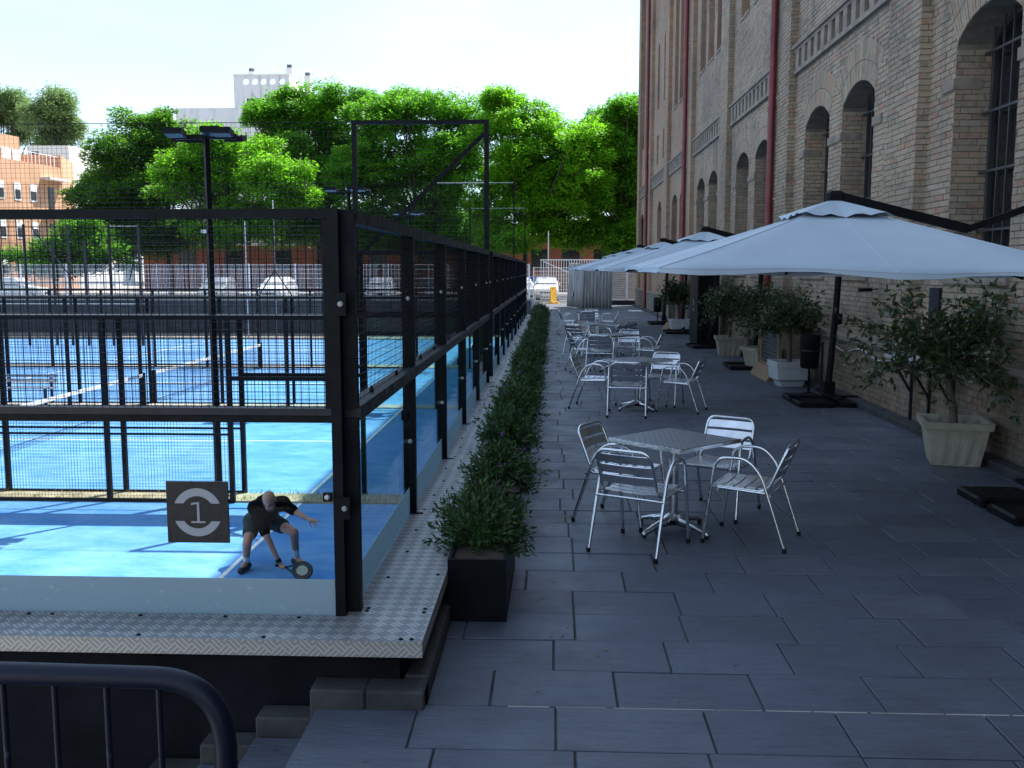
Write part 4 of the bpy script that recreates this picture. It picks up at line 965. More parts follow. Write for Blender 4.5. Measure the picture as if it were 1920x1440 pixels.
# left hand, open; right hand closed on the grip
hd=(wr-er).normalized(); hd2=(hd+Vector((.35,-.1,.05))).normalized(); pc=wr+hd2*.055; B.ell(pc,.045,.03,.024,hd2.to_track_quat('X','Z').to_matrix(),10,7)
sd=hd2.cross(Vector((0,1,0))).normalized()
for i,(o,l,bend) in enumerate(((-.028,.062,-.5),(-.010,.075,-.25),(.010,.078,.0),(.028,.070,.15))):
    k0=pc+hd2*.04+sd*o; k1=k0+(hd2+sd*bend*.5).normalized()*l*.5; k2=k1+(hd2-UP*(.5 if i<2 else .1)+sd*bend*.5).normalized()*l*.5; blob(B,k0,k1,.0095,.0088,8); blob(B,k1,k2,.0088,.0075,8)
blob(B,pc-hd2*.01-sd*.03,pc+hd2*.03-sd*.062-UP*.02,.011,.009,8)
gr0=P(523,1061,11.19); gr1=P(548,1067,11.17); ga=(gr1-gr0).normalized(); hd3=(wl2-el).normalized(); pc=wl2+hd3*.05; B.ell(pc,.047,.032,.028,hd3.to_track_quat('X','Z').to_matrix(),10,7)
gp=ga.cross(Vector((0,1,0))).normalized()
for i in range(4):
    q=gr0+ga*(.012+.021*i); blob(B,q+gp*.02-Vector((0,.012,0)),q-gp*.006-Vector((0,.026,0)),.0105,.010,8); blob(B,q-gp*.006-Vector((0,.026,0)),q-gp*.026-Vector((0,.004,0)),.010,.0085,8)
blob(B,pc+ga*.03,gr0+ga*.075-Vector((0,.012,-.01)),.012,.009,8)
fuse(B,'body','skin',PL,.0085,4)
S=MB()
for a,b,ra,rb in ((pel.lerp(chest,.10),chest,.150,.165),(sl_,sr,.100,.100),(chest,nk.lerp(chest,.35),.13,.085),(sl_,sl_.lerp(el,.84),.078,.066),(sr,sr.lerp(er,.72),.076,.066)): blob(S,a,b,ra,rb)
fuse(S,'t_shirt','shirt',PL,.011,5)
S=MB()
for a,b,ra,rb in ((hl,hr,.132,.132),(hl,hl.lerp(kl,.50),.108,.098),(hr,hr.lerp(kr,.50),.108,.098),(pel,pel.lerp(chest,.14),.138,.142)): blob(S,a,b,ra,rb)
fuse(S,'shorts','shorts',PL,.011,4)
for kx,ax in ((kl,al),(kr,ar)):
    s=MB(); blob(s,kx.lerp(ax,.56),ax,.045,.041); fuse(s,'sock','sock',PL,.01,3)
for ax,fx in ((al,fl_),(ar,fr_)):
    s=MB(); d=(fx-ax); d.z=0; d.normalize(); blob(s,Vector((ax.x,ax.y,ZF+.052))-d*.05,Vector((fx.x,fx.y,ZF+.045)),.047,.040); blob(s,Vector((ax.x,ax.y,ZF+.07)),Vector((ax.x,ax.y,ZF+.10)),.046,.046)
    s.box(ax.x-.03,ax.y-.03,ZF+.008,ax.x+.03,ax.y+.03,ZF+.05); fuse(s,'shoe','shoe',PL,.01,3)
s=MB(); s.ell(hp(0,-.045,-.088),.056,.048,.044,HM); fuse(s,'beard','beard',PL,.008,3)
for sx in (-1,1): s=MB().ell(hp(.03*sx,-.079,.004),.011,.008,.006,HM,8,6); s.build('eye','rubber',PL); s=MB().ell(hp(.03*sx,-.088,.024),.02,.007,.005,HM,8,6); s.build('eyebrow','beard',PL)
w=MB(); w.tube([wl2+(wl2-el).normalized()*t*.012 for t in (-2,2)],.034,12); w.build('wristband','rubber',PL)
# racket and ball
RK=thing('padel_racket','black padel racket with pale perforated face held near the court floor','racket',(gr0.x,gr0.y,gr0.z))
rc=P(567,1070,11.13); ax=(rc-gr0).normalized(); nn=Vector((.12,-.88,.45)); nn=(nn-ax*nn.dot(ax)).normalized(); vv=nn.cross(ax)
MB().tube([gr0-ax*.045,gr0+ax*.10],.0165,10).build('grip','rubber',RK)
out=[(ax*math.cos(t)*.118+vv*math.sin(t)*.10) for t in [2*math.pi*i/28 for i in range(28)]]
mb=MB(); mb.tube([rc+o for o in out],.016,8,False,True); mb.build('rim','shoe',RK)
mb=MB(); vs=[rc+nn*.011]+[rc+o*.6+nn*.011 for o in out]; mb.add(vs,[(0,i+1,(i+1)%28+1) for i in range(28)]); mb.add([v-nn*.022 for v in vs],[(0,(i+1)%28+1,i+1) for i in range(28)]); mb.build('face','racket_face',RK)
mb=MB(); a_=[rc+o*.6 for o in out]; b_=[rc+o*.92 for o in out]
for sg in (1,-1): mb.add([p+nn*.0112*sg for p in a_]+[p+nn*.0112*sg for p in b_],[(i,(i+1)%28,28+(i+1)%28,28+i) for i in range(28)])
mb.build('face_border','shoe',RK)
for sg in (1,-1): MB().bar(gr0+ax*.09,rc-ax*.105+vv*.05*sg,.016).build('throat','shoe',RK)
hb=MB()
for i in range(-3,4):
    for j in range(-3,4):
        if i*i+j*j<6: q=rc+ax*i*.024+vv*j*.024+nn*.0115; hb.ell(q,.0055,.0055,.0016,nn.to_track_quat('Z','Y').to_matrix(),8,4)
stuff(hb.build('holes','rubber',RK))
bl=P(520,1073,11.35); tag(MB().ell((0,0,0),.033,.033,.033).build('tennis_ball','ball',loc=(bl.x,bl.y,ZF+.10)),'yellow-green ball low over the blue court by the crouching player','ball')

# ================================================================ FAR END OF THE TERRACE
# grey tarpaulin screen
T=thing('tarpaulin_screen','weathered grey tarpaulin screen enclosing the far end of the terrace','screen',(1.9,51,.001))
def pleat(a,b,h,name,ph=0):
    a,b=Vector(a),Vector(b); n=44; d=(b-a).normalized(); nr=Vector((d.y,-d.x,0)); vs=[]
    for i in range(n+1):
        q=a.lerp(b,i/n)
        for z in (0,.35,.7,1): vs.append(q+nr*(.035*math.sin(i*1.25+ph)+.02*math.sin(i*2.9))*(1-.35*z)-nr*.12*z+UP*(h*z+.02+(.03*math.sin(i*.8) if z==1 else 0)))
    m=MB(); m.add(vs,[(4*i+k,4*i+4+k,4*i+5+k,4*i+1+k) for i in range(n) for k in range(3)],True); o=m.build(name,'tarp',T); md=o.modifiers.new('t','SOLIDIFY'); md.thickness=.01
pleat((.80,53.6,0),(1.55,50.6,0),2.35,'side_sheet'); pleat((1.56,50.6,0),(3.05,50.2,0),2.2,'front_sheet',2)
for x,y in ((.9,53.5),(1.62,50.9),(3.0,50.6)): MB().tube([(x,y,.0),(x,y,2.15)],.03,8).build('pole','galv',T)
MB().box(1.05,52.3,.62,1.08,52.62,.85).build('notice','white_metal',T)
# white mesh gate beside the building
G=thing('mesh_gate','white double-leaf mesh gate beside the end of the brick building','gate',(4.2,56,0))
for x0,x1 in ((3.25,4.22),(4.28,5.2)):
    l=MB(); 
    for a,b in (((x0,.3),(x0,2.1)),((x1,.3),(x1,2.1)),((x0,.3),(x1,.3)),((x0,2.1),(x1,2.1))): l.bar((a[0],56,a[1]),(b[0],56,b[1]),.05)
    lo=l.build('leaf','white_metal',G); w=MB(); wires(w,(x0,56,0),(1,0,0),x1-x0,.3,2.1,.06,.009,.10); stuff(w.build('wire_mesh','white_wire',lo))
MB().box(3.2,56.1,.0,5.3,56.16,.28).build('kick_board','dark_steel',G)
tag(MB().box(3.0,57.3,.0,7.0,57.4,2.6).build('dark_hoarding','concrete_dark'),'dark hoarding behind the white mesh gate','hoarding')
tag(MB().box(3.75,47.5,.001,4.4,48.6,.02).build('pale_mat','white_metal'),'pale mat on the paving at the foot of the far drainpipe','mat')
# white fences
def wfence(name,lab,x0,x1,y,zb,zt,sp=.10,d=.012,ps=2.5):
    F=thing(name,lab,'fence',((x0+x1)/2,y,zb)); n=max(1,int((x1-x0)/ps))
    for i in range(n+1): x=x0+(x1-x0)*i/n; MB().box(x-.035,y-.035,zb,x+.035,y+.035,zt+.04).build('post','white_metal',F)
    for i in range(n):
        a,b=x0+(x1-x0)*i/n+.036,x0+(x1-x0)*(i+1)/n-.036; w=MB(); wires(w,(a,y,0),(1,0,0),b-a,zb+.05,zt,sp,d,.24); stuff(w.build('mesh_panel','white_wire',F))
wfence('mesh_fence','white welded-mesh fence on top of the concrete wall behind the courts',-46,-1.3,54.35,.45,2.30,.08,.018)
wfence('mesh_fence','white welded-mesh fence between the courts and the tarpaulin screen',-1.2,4.2,62,.0,2.15,.11,.018,2.7)
F=thing('bar_gate','tall white sliding gate of upright bars behind the parked white car','gate',(1.2,63.4,0))
for i in range(34): x=-.75+.165*i; MB().box(x-.018,63.38,.12,x+.018,63.42,2.62).build('bar','white_metal',F)
for z in (.1,2.62): MB().box(-.8,63.37,z,4.9,63.43,z+.06).build('rail','white_metal',F)
MB().bar((-.6,63.45,2.55),(1.6,63.45,1.6),.05).build('brace','white_metal',F)
# yellow barrier standing at the end of the terrace
T=thing('yellow_barrier','yellow plastic barrier standing on the sunlit ground by the white fence','barrier',(.05,58.3,-.02),R(72))
fb=MB(); 
for a,b in (((-.5,.12),(.5,.12)),((-.5,1.0),(.5,1.0)),((-.5,.12),(-.5,1.0)),((.5,.12),(.5,1.0))): fb.bar((a[0],0,a[1]),(b[0],0,b[1]),.06)
fb.build('frame','yellow_plastic',T,world=False)
for i in range(7): MB().box(-.42+.13*i,-.02,.15,-.36+.13*i,.02,.97).build('bar','yellow_plastic',T,world=False)
for x in (-.4,.4): MB().prism([(-.28,0),(.28,0),(.24,.06),(.04,.14),(-.04,.14),(-.24,.06)],(x-.03,0,0),(0,1,0),(0,0,1),(1,0,0),.06).build('foot','yellow_plastic',T,world=False)

# ------------------------------------------------ parked cars
def make_car(paint,lab,x,y,rz,red=False):
    t=thing('parked_car',lab,'car',(x,y,-.02),rz,'cars parked behind the white fence')
    def loft(st,name,mat,par):
        vs=[];n=len(st)
        for (yy,wb,wt,zb,zt) in st: vs+=[(-wb,yy,zb),(wb,yy,zb),(wb*1.02,yy,(zb+zt)*.5),(wt,yy,zt),(-wt,yy,zt),(-wb*1.02,yy,(zb+zt)*.5)]
        m=MB(); m.add(vs,[(6*i+k,6*i+(k+1)%6,6*i+6+(k+1)%6,6*i+6+k) for i in range(n-1) for k in range(6)]+[tuple(range(5,-1,-1)),tuple(range(6*n-6,6*n))]); o=m.build(name,mat,par,world=False,fixn=True)
        b=o.modifiers.new('b','BEVEL'); b.width=.05; b.segments=3; b.limit_method='ANGLE'; b.angle_limit=R(25); return o
    bd=loft([(-2.1,.74,.70,.40,.72),(-2.0,.82,.76,.28,.86),(-1.0,.86,.80,.24,1.0),(.9,.86,.80,.24,1.02),(1.9,.84,.78,.26,1.0),(2.1,.78,.72,.38,.92)],'body',paint,t)
    cb=loft([(-1.05,.78,.77,.98,1.02),(-.35,.76,.62,.98,1.52),(.9,.76,.62,.98,1.56),(1.75,.76,.60,.98,1.44),(2.0,.74,.72,.96,1.02)],'cabin',paint,t)
    def q(vs,name,mat,par): m=MB(); m.add(vs,[(0,1,2,3)]); o=m.build(name,mat,par,world=False); md=o.modifiers.new('s','SOLIDIFY'); md.thickness=.012; md.offset=0; return o
    q([(-.68,-.985,1.06),(.68,-.985,1.06),(.56,-.405,1.47),(-.56,-.405,1.47)],'windscreen','car_glass',cb); q([(-.62,1.94,1.08),(.62,1.94,1.08),(.52,1.775,1.40),(-.52,1.775,1.40)],'rear_window','car_glass',cb)
    for s in (-1,1):
        q([(.775*s,-.78,1.05),(.775*s,.45,1.05),(.655*s,.45,1.48),(.655*s,-.30,1.46)],'side_window','car_glass',cb); q([(.775*s,.53,1.05),(.77*s,1.62,1.05),(.65*s,1.45,1.46),(.655*s,.53,1.49)],'side_window','car_glass',cb)
        MB().cbox((.88*s,-.75,1.08),.16,.10,.12).build('mirror',paint,t,world=False)
        for yy in (-1.35,1.32):
            m=MB(); m.tube([(.68*s,yy,.33),(.86*s,yy,.33)],.33,20); w=m.build('wheel','tyre',t,world=False); m=MB(); m.tube([(.845*s,yy,.33),(.87*s,yy,.33)],.20,16); m.build('rim','galv',w,world=False)
        MB().chbox(.52*s-.16,-2.09,.68,.52*s+.16,-2.0,.82,.02).build('headlight','lamp_clear',t,world=False); MB().chbox(.62*s-.13,2.0,.74,.62*s+.13,2.125,.92,.02).build('tail_light','lamp_red',t,world=False)
    MB().box(-.42,-2.115,.46,.42,-2.08,.60).build('grille','rubber',t,world=False); MB().box(-.26,-2.13,.34,.26,-2.117,.45).build('number_plate','white_metal',t,world=False); MB().box(-.26,2.10,.55,.26,2.13,.66).build('number_plate','white_metal',t,world=False)
    return t
CARS=[('car_white','white car in front of the tall white gate, behind the yellow barrier',1024,66,0),('car_silver','silver car parked beside the end of the court enclosures',975,65,R(8)),('car_blue','blue car next to the white car behind the fence',997,70,R(4)),
      ('car_white','white car behind the slim bracketed pole',520,63,0),('car_dark','dark car with red tail lights showing beside the corner posts',625,63,R(180)),('car_silver','silver car parked behind the first glass and mesh wall panels',715,62,R(6)),
      ('car_white','white car parked sideways below the orange apartment block',25,62,R(95)),('car_dark','black car with red tail lights by the row of glass panels',812,63,R(180)),('car_silver','silver car side by side with the white bracket-pole car',410,64,R(4))]
for pnt,lab,px,y,rz in CARS: q=P(px,520,y); make_car(pnt,lab,q.x,y,rz)

# ------------------------------------------------ thin poles over the far courts
for k,(px,y,zt,lab) in enumerate(((515,50.5,5.6,'slim white pole with triangular bracket in the far court'),(462,52,4.6,'slim bare pole by the windscreen wall between floodlight mast and bracketed pole'),(1028,66,4.6,'slim white pole behind the tall white gate'),(635,49,4.4,'slim pole with small crosspiece near the corner posts'))):
    q=P(px,500,y); zb=ZF+.01 if y<54 else -.02; t=thing('slim_pole',lab,'pole',(q.x,y,zb),0,'slim poles')
    MB().tube([(q.x,y,zb),(q.x,y,zt)],.035,8).build('shaft','galv',t)
    if k==0:
        for s in (-1,1): MB().bar((q.x,y,2.0),(q.x+.9*s,y,.62),.05).build('stay','dark_steel',t)
    if k==3: MB().box(q.x-.3,y-.03,zt-.05,q.x+.3,y+.03,zt).build('crosspiece','galv',t)
# far corner cage of another court
T=thing('court_cage','far grey cage corner with braced frames by the orange building','court enclosure',(-21,47,ZF))
px=[(48,46.5),(100,46.5),(130,46.5),(160,46.5),(207,46.5),(262,46.5)]
for i,(x,y) in enumerate(px):
    q=P(x,500,y); MB().box(q.x-.05,y-.05,ZF+.01,q.x+.05,y+.05,4.2 if i in (0,2,4,5) else 3.4).build('post','dark_steel',T)
a,b=P(0,500,46.5).x-3,P(268,500,46.5).x
for z in (.35,1.35,1.40): MB().box(a,46.48,z,b,46.52,z+.04).build('rail','galv',T)
qa=P(60,500,46.5).x; MB().bar((qa,46.6,4.1),(P(135,500,46.5).x,46.6,1.5),.05).build('brace','dark_steel',T); MB().bar((P(262,500,46.5).x,46.6,3.6),(P(240,500,46.5).x,46.6,1.5),.05).build('brace','dark_steel',T); MB().box(P(207,500,46.5).x,46.47,4.05,P(262,500,46.5).x,46.53,4.12).build('rail','galv',T)
w=MB(); wires(w,(a,46.5,0),(1,0,0),b-a,ZF+.1,1.35,.12,.008); stuff(w.build('wire_mesh','black_metal',T))
# bench between the courts
q=P(80,745,26.9); T=thing('bench','grey slatted bench on the strip between the blue courts','bench',(q.x,25.9,ZF+.03))
for i in range(3): MB().box(q.x-.9,25.72+.12*i,ZF+.47,q.x+.9,25.82+.12*i,ZF+.50).build('seat_slat','galv',T)
for i in range(2): MB().box(q.x-.9,26.07,ZF+.62+.13*i,q.x+.9,26.09,ZF+.71+.13*i).build('back_slat','galv',T)
for x in (-.7,.7): MB().box(q.x+x-.03,25.72,ZF+.03,q.x+x+.03,25.78,ZF+.469).build('leg','dark_steel',T); MB().box(q.x+x-.03,26.092,ZF+.03,q.x+x+.03,26.13,ZF+.85).build('leg','dark_steel',T)

# ================================================================ BACKGROUND BUILDINGS
def house(name,lab,x0,x1,y0,y1,z1,wallm,wins,roofm=None,rot=0,extra=None):
    H=thing(name,lab,'building',((x0+x1)/2,y0,-.02)); MB().box(x0,y0,-.02,x1,y1,z1).build('wall',wallm,H)
    for (wx,wz,ww,wh) in wins:
        f=MB().box(wx-ww/2-.06,y0-.03,wz-wh/2-.06,wx+ww/2+.06,y0+.01,wz+wh/2+.06).build('window','shutter',H); MB().box(wx-ww/2,y0-.045,wz-wh/2,wx+ww/2,y0-.032,wz+wh/2).build('pane','dark_glass',f)
    if roofm: MB().box(x0-.25,y0-.25,z1,x1+.25,y1,z1+.18).build('roof',roofm,H)
    return H
q0,q1=P(268,470,90),P(1215,470,90)
wins=[(P(x,470,90).x,2.9,1.6,1.9) for x in (350,440,530,620,710,800,890,1013,1070,1130)]
house('brick_annex','long low red brick building in the shade under the trees',q0.x,q1.x+6,90,99,5.0,'brick_far',[],'brick_far')
for x,z,w,h in wins: 
    H=bpy.data.objects['brick_annex']; f=MB().box(x-w/2,89.96,z-h/2,x+w/2,90.01,z+h/2).build('window','dark_glass',H)
MB().box(q0.x,89.9,4.2,P(560,470,90).x,89.99,5.0).build('parapet','white_render',bpy.data.objects['brick_annex'])
# orange apartment block, long face turned to the courts
OB=thing('apartment_block','orange rendered apartment block with white shutters and rooftop terrace','building',(P(60,470,84).x,84,-.02))
def face(pa,Ya,pb,Yb,z0,z1,name,mat,parent=None,off=0,th=.5):
    A,C=P(pa,470,Ya),P(pb,470,Yb); d=Vector((C.x-A.x,C.y-A.y,0)).normalized(); nr=Vector((d.y,-d.x,0)); A=Vector((A.x,A.y,0))+nr*off; C=Vector((C.x,C.y,0))+nr*off
    m=MB(); m.add([A+UP*z0,C+UP*z0,C+UP*z1,A+UP*z1]+[v-nr*th for v in (A+UP*z0,C+UP*z0,C+UP*z1,A+UP*z1)],[(0,1,2,3),(4,7,6,5),(0,4,5,1),(1,5,6,2),(2,6,7,3),(3,7,4,0)]); return m.build(name,mat,parent or OB,fixn=True)
_A,_C=P(-140,470,70.9),P(122,470,88)
def wp(px):
    k=P(px,470,1).x; t=(k*_A.y-_A.x)/((_C.x-_A.x)-k*(_C.y-_A.y)); return _A.y+(_C.y-_A.y)*t
face(-140,wp(-140),122,wp(122),-.02,11.2,'wall','orange_render',th=9); face(123,wp(122),146,95,-.02,12.3,'stair_tower','orange_render',th=7)
face(-140,wp(-140)+3,48,wp(48)+3,11.2,13.6,'penthouse_wall','orange_render',th=6); face(-140,wp(-140)-.1,12,wp(12)-.1,11.2,12.9,'corner_tower','orange_render',th=2)
for a,b in ((15,30),(34,47)): face(a,wp(a)+2.9,b,wp(b)+2.9,11.3,12.4,'terrace_door','shutter',off=.05,th=.3)
for row,z in ((0,8.6),(1,5.4),(2,2.3)):
    for px_ in (8,39,68,-25,-60):
        f=face(px_-6,wp(px_-6),px_+6,wp(px_+6),z-.75,z+.75,'window','shutter',off=.05,th=.3); face(px_-4.6,wp(px_-4.6),px_+4.6,wp(px_+4.6),z-.6,z+.15,'pane','dark_glass',f,off=.08,th=.1)
    f=face(96,wp(96),106,wp(106),z-1.3,z+.7,'balcony_door','dark_glass',off=.05,th=.3); face(84,wp(84),122,wp(122),z+1.3,z+1.5,'canopy','white_render',off=.9,th=1.0)
for i in range(26):
    pa=-60+6.9*i; face(pa,wp(pa),pa+.7,wp(pa+.7),11.2,12.1,'railing_bar','white_metal',off=-.1,th=.05)
face(-140,wp(-140),122,wp(122),12.1,12.16,'railing','white_metal',off=-.1,th=.05)
# white houses behind
a,b=P(52,300,105),P(130,300,105); H=house('white_house','white rooftop block beside the gum trees',a.x,b.x,105,113,P(80,273,105).z,'white_render',[(P(66,300,105).x,P(66,297,105).z,.9,1.5)])
a,b=P(152,300,120),P(192,300,120); H=house('white_house','small white block between the gum trees and the dark green tree',a.x,b.x,120,128,P(160,274,120).z,'white_render',[(P(164,281,120).x,P(164,281,120).z,.9,.9)])
# stained white tower with round windows
n=NT('stained_white'); c=n.co('Position'); st=n.ramp(n.noise(n.map(c,(1.4,1.4,.25)),1.1,7,.7),[(.50,(0,0,0)),(.68,(.75,.75,.75))]); n.set(n.mix(st,(.52,.54,.57),(.22,.235,.26)),.85)
a,b=P(330,300,135),P(600,300,135); H=thing('tower_building','stained white building with five round openings and chimneys above the trees','building',(P(495,300,135).x,135,-.02))
MB().box(a.x,135.6,-.02,b.x,150,P(400,201,135).z).build('wall','stained_white',H)
ta,tb=P(443,300,135),P(546,300,135); zt=P(490,141,135).z; zm=P(490,166,135).z; MB().box(ta.x,135,-.02,tb.x,146,zm).build('tower_wall','stained_white',H)
MB().box(tb.x,137,-.02,P(580,300,135).x,150,P(560,190,135).z).build('side_wall','white_render',H)
# screen wall on top pierced by five round openings
hx=[P(q,153,135).x for q in (461,478,494,511,529)]; hz=P(490,153,135).z; r=.41; hw=.56; th=.3
edges=[ta.x]; par=MB()
for i_,x in enumerate(hx):
    if x-hw>edges[-1]+.01: par.box(edges[-1],135,zm,x-hw,135+th,zt)
    n_=24
    for sgn,yy in ((1,135.0),(-1,135+th)):
        vs=[]
        for q in range(n_):
            a_=2*math.pi*q/n_; c_,s_=math.cos(a_),math.sin(a_); k=1/max(abs(c_),abs(s_)); sx=x+c_*k*hw; sz=hz+s_*k*((zt-hz) if s_>0 else (hz-zm)) if abs(s_)>=abs(c_) else hz+s_*k*((zt-hz) if s_>0 else (hz-zm))
            vs+=[(x+r*c_,yy,hz+r*s_),(sx,yy,sz)]
        par.add(vs,[(2*q,2*q+1,2*((q+1)%n_)+1,2*((q+1)%n_))[::sgn] for q in range(n_)])
    par.add([(x+r*math.cos(2*math.pi*q/n_),yy,hz+r*math.sin(2*math.pi*q/n_)) for yy in (135,135+th) for q in range(n_)],[(q,(q+1)%n_,n_+(q+1)%n_,n_+q) for q in range(n_)])
    edges.append(x+hw)
par.box(edges[-1],135,zm,tb.x,135+th,zt); par.build('pierced_parapet','stained_white',H)
MB().box(ta.x-.1,134.9,zt,tb.x+.1,135+th+.1,zt+.18).build('coping','white_render',H); MB().box(tb.x-.3,135+th,zm,tb.x,146,zt-.01).build('parapet','white_render',H)
MB().box(hx[2]-.2,138,zm,hx[3]+.35,138.4,hz+.05).build('roof_tank','brick_far',H)
q0,q1=P(461,185,134.9),P(538,194,134.9); f=MB().box(q0.x,134.93,q1.z,q1.x,135.01,q0.z).build('strip_window','dark_glass',H)
for px_ in (461,497,538): q=P(px_,190,134.9); MB().box(q.x-.12,134.9,q1.z,q.x+.12,134.929,q0.z).build('mullion','white_metal',f)
for px_,t,bz,y in ((472,130,141,138),(543,123,142,137),(577,138,195,137.5)):
    c0=P(px_,t,y); b0=P(px_,bz,y); w_=.42; m=MB().box(c0.x-w_,y-.4,b0.z-.3,c0.x+w_,y+.4,c0.z-.35).build('chimney','white_render',H); MB().box(c0.x-w_*.75,y-.3,c0.z-.349,c0.x+w_*.75,y+.3,c0.z+.1).build('chimney_cap','concrete_dark',m)

# ================================================================ TREES
def make_tree(name,lab,group,base,Y,lobes,leafm,L=.28,Wd=.135,dens=1.0,seed=1,depth=1.0,trunk_r=.22,fork=.35,lpc=130,flat=.62):
    r=random.Random(seed); bx=P(base,540,Y); B0=Vector((bx.x,Y,-.02)); t=thing(name,lab,'tree',B0,0,group); lf=MB(); tk=MB(); ctr=[]
    for (px_,py_,rx,ry) in lobes:
        c=P(px_,py_,Y); k=Y/FPX; ax_,az_=rx*k*1.0,ry*k*.98; ay_=max(1.4,(ax_+az_)*.55)*depth; c.y+=r.uniform(-.5,.5)*ay_; ctr.append((c,ax_,ay_,az_))
    sub=[]
    for c,a1,a2,a3 in ctr:
        for q in range(4):
            d=Vector((r.gauss(0,1),r.gauss(0,1),abs(r.gauss(0,1))*1.1-.3)).normalized(); k=r.uniform(.28,.5); sub.append((c+Vector((d.x*a1*.95,d.y*a2*.9,d.z*a3*.98)),a1*k,a2*k,a3*k*1.1))
    ctr+=sub
    H0=min(c.z-az for c,_,_,az in ctr); top=max(c.z for c,_,_,_ in ctr); fk=B0+UP*max(1.8,(top*fork)); tk.tube([B0,B0.lerp(fk,.5)+Vector((r.uniform(-.15,.15),0,0)),fk],[trunk_r,trunk_r*.8,trunk_r*.7],9)
    for ci_,(c,ax_,ay_,az_) in enumerate(ctr):
        m=fk.lerp(c,.55)+Vector((0,0,-.12*(c-fk).length)); tk.tube([fk-UP*.3,m,c+UP*az_*.2],[trunk_r*.5,trunk_r*.3,.04],6,False)
        nc=max(5,int((ax_*az_+ax_*ay_*.6+ay_*az_*.6)*5.6*dens))
        for i in range(nc):
            d=Vector((r.gauss(0,1),r.gauss(0,1),r.gauss(0,1))).normalized(); rr=r.random()**.38*(1+r.uniform(-.10,.16)); cc=c+Vector((d.x*ax_*rr,d.y*ay_*rr,d.z*az_*rr)); cr_=r.uniform(.45,.9)
            if r.random()<.08: tk.tube([c.lerp(cc,.2),cc],[.035,.012],4,False)
            out=Vector((d.x,d.y,d.z*.4)); 
            for j in range(lpc):
                a=r.uniform(0,6.283); q=math.sqrt(r.random())*cr_; p=cc+Vector((math.cos(a)*q,math.sin(a)*q,r.gauss(0,cr_*flat*.5)-.16*q*q/cr_))
                ld=Vector((math.cos(a)+out.x*.5+r.gauss(0,.35),math.sin(a)+out.y*.5+r.gauss(0,.35),-.1+r.gauss(0,.45))).normalized()
                lf.leaf(p,ld,Vector((r.gauss(0,.6),r.gauss(0,.6),1)),L*r.uniform(.7,1.25),Wd*r.uniform(.7,1.2))
    tk.build('trunk','bark_dark',t); stuff(lf.build('crown',leafm,t)); return t
G='trees behind the courts'
make_tree('shade_tree','dark green rounded tree beside the orange apartment block',G,320,78,[(255,275,70,50),(205,335,58,55),(310,305,60,60),(170,372,28,22),(320,232,45,22),(270,365,90,40),(290,425,90,40),(225,405,60,35),(330,450,60,25),(200,445,55,25),(255,465,60,20),(160,415,35,25)],'leaf_deep',seed=1,dens=.95)
make_tree('shade_tree','lime green tree behind the floodlight mast',G,430,71,[(435,285,70,42),(400,345,90,48),(515,345,60,42),(350,325,42,32),(470,410,80,35),(560,375,30,22),(390,255,42,18),(430,440,70,25)],'leaf_lime',seed=2,dens=1.0)
make_tree('shade_tree','tall green tree in front of the stained white tower',G,600,82,[(600,195,48,36),(530,212,55,34),(650,235,62,50),(565,280,85,55),(625,330,70,50),(490,222,26,18),(600,400,90,50),(650,440,60,30),(540,430,60,30)],'leaf_green',seed=3,dens=.95)
make_tree('shade_tree','broad green tree behind the braced net frame',G,790,77,[(735,215,70,38),(805,212,70,34),(765,285,90,55),(690,320,70,50),(850,330,60,60),(880,235,48,40),(760,385,100,50),(840,420,90,45),(720,440,80,30),(900,440,60,30),(800,450,60,20)],'leaf_green',seed=4,dens=.95)
make_tree('shade_tree','bright green feathery tree between the braced net frame and the brick building',G,985,73,[(950,222,48,40),(1010,240,50,42),(930,310,62,62),(1000,325,70,65),(960,395,75,40),(1065,285,42,58),(1095,300,40,70),(1080,350,50,50),(940,185,26,18),(1050,370,55,55),(1040,430,60,28),(950,450,60,22)],'leaf_lime',seed=5,dens=.95)
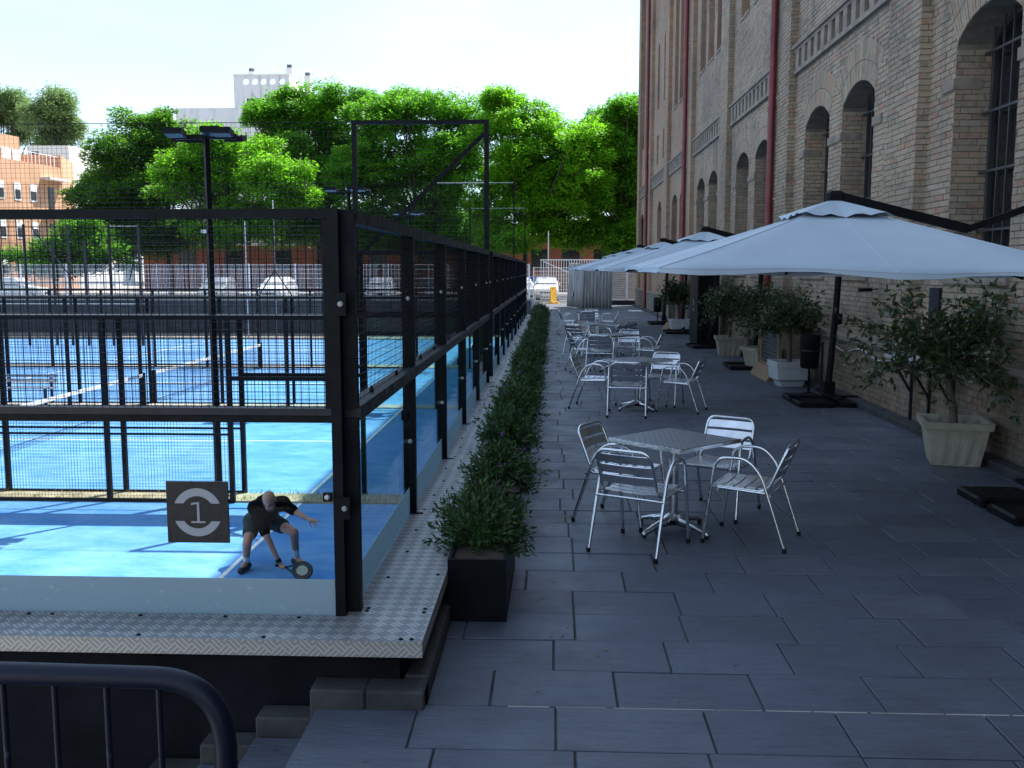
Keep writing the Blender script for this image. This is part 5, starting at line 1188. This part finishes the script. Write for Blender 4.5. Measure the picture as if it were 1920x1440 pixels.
make_tree('shade_tree','green tree beside the end of the brick building',G,1180,75,[(1160,232,38,42),(1125,262,36,40),(1185,290,36,60),(1180,440,50,40),(1185,210,30,25),(1140,300,48,50),(1105,310,40,50),(1180,365,55,60),(1110,372,50,55),(1150,435,65,32),(1100,440,50,25),(1235,300,60,80),(1215,220,40,35)],'leaf_green',seed=6,dens=.95)
make_tree('gum_tree','tall grey-green gum tree with open crown beside the orange block',None,88,112,[(105,200,34,36),(88,225,38,30),(128,255,20,22),(95,265,22,14),(138,240,12,18)],'leaf_gum',.32,.13,1.9,7,.9,.30,.55,80,.9)
make_tree('gum_tree','grey-green gum tree partly cut off behind the orange penthouse',None,22,116,[(28,195,28,28),(10,215,30,26),(45,225,16,18),(40,255,16,16),(-20,210,35,40)],'leaf_gum',.32,.13,1.9,8,.9,.30,.55,80,.9)
make_tree('low_shrub','broad yellow-green bush below the orange apartment wall',None,105,66,[(110,470,50,18),(150,440,45,30),(190,460,45,25),(60,482,50,14),(130,498,70,14),(190,492,50,14)],'leaf_green',.25,.13,.8,9,.8,.06,.1)

# fallen leaves and grit on the paving
mb=MB(); r=random.Random(5)
for k in range(420):
    if r.random()<.55: x,y=-.2+abs(r.gauss(0,.25)),r.uniform(4.4,30)
    elif r.random()<.6: x,y=4.42-abs(r.gauss(0,.35)),r.uniform(7,34)
    else: x,y=r.uniform(-.5,4.3),r.uniform(4,25)
    a=r.uniform(0,6.28); d=Vector((math.cos(a),math.sin(a),r.uniform(.0,.25))).normalized(); mb.leaf(Vector((x,y,.006)),d,Vector((r.gauss(0,.2),r.gauss(0,.2),1)),r.uniform(.02,.055),r.uniform(.008,.022))
tag(stuff(mb.build('fallen_leaves','grass_dry')),'dry leaves scattered over the grey paving','leaves')
# whitish lime line along one paving joint and a pale patch
mb=MB(); y=3.092+.414*3-.0045
x=-.2
while x<4.4:
    l=rnd.uniform(.1,.5); w=rnd.uniform(.002,.006); mb.box(x,y-w,-.014,x+l,y+w*.4,.0015); x+=l+rnd.uniform(.0,.05)
stuff(mb.build('lime_streak','concrete',terr))
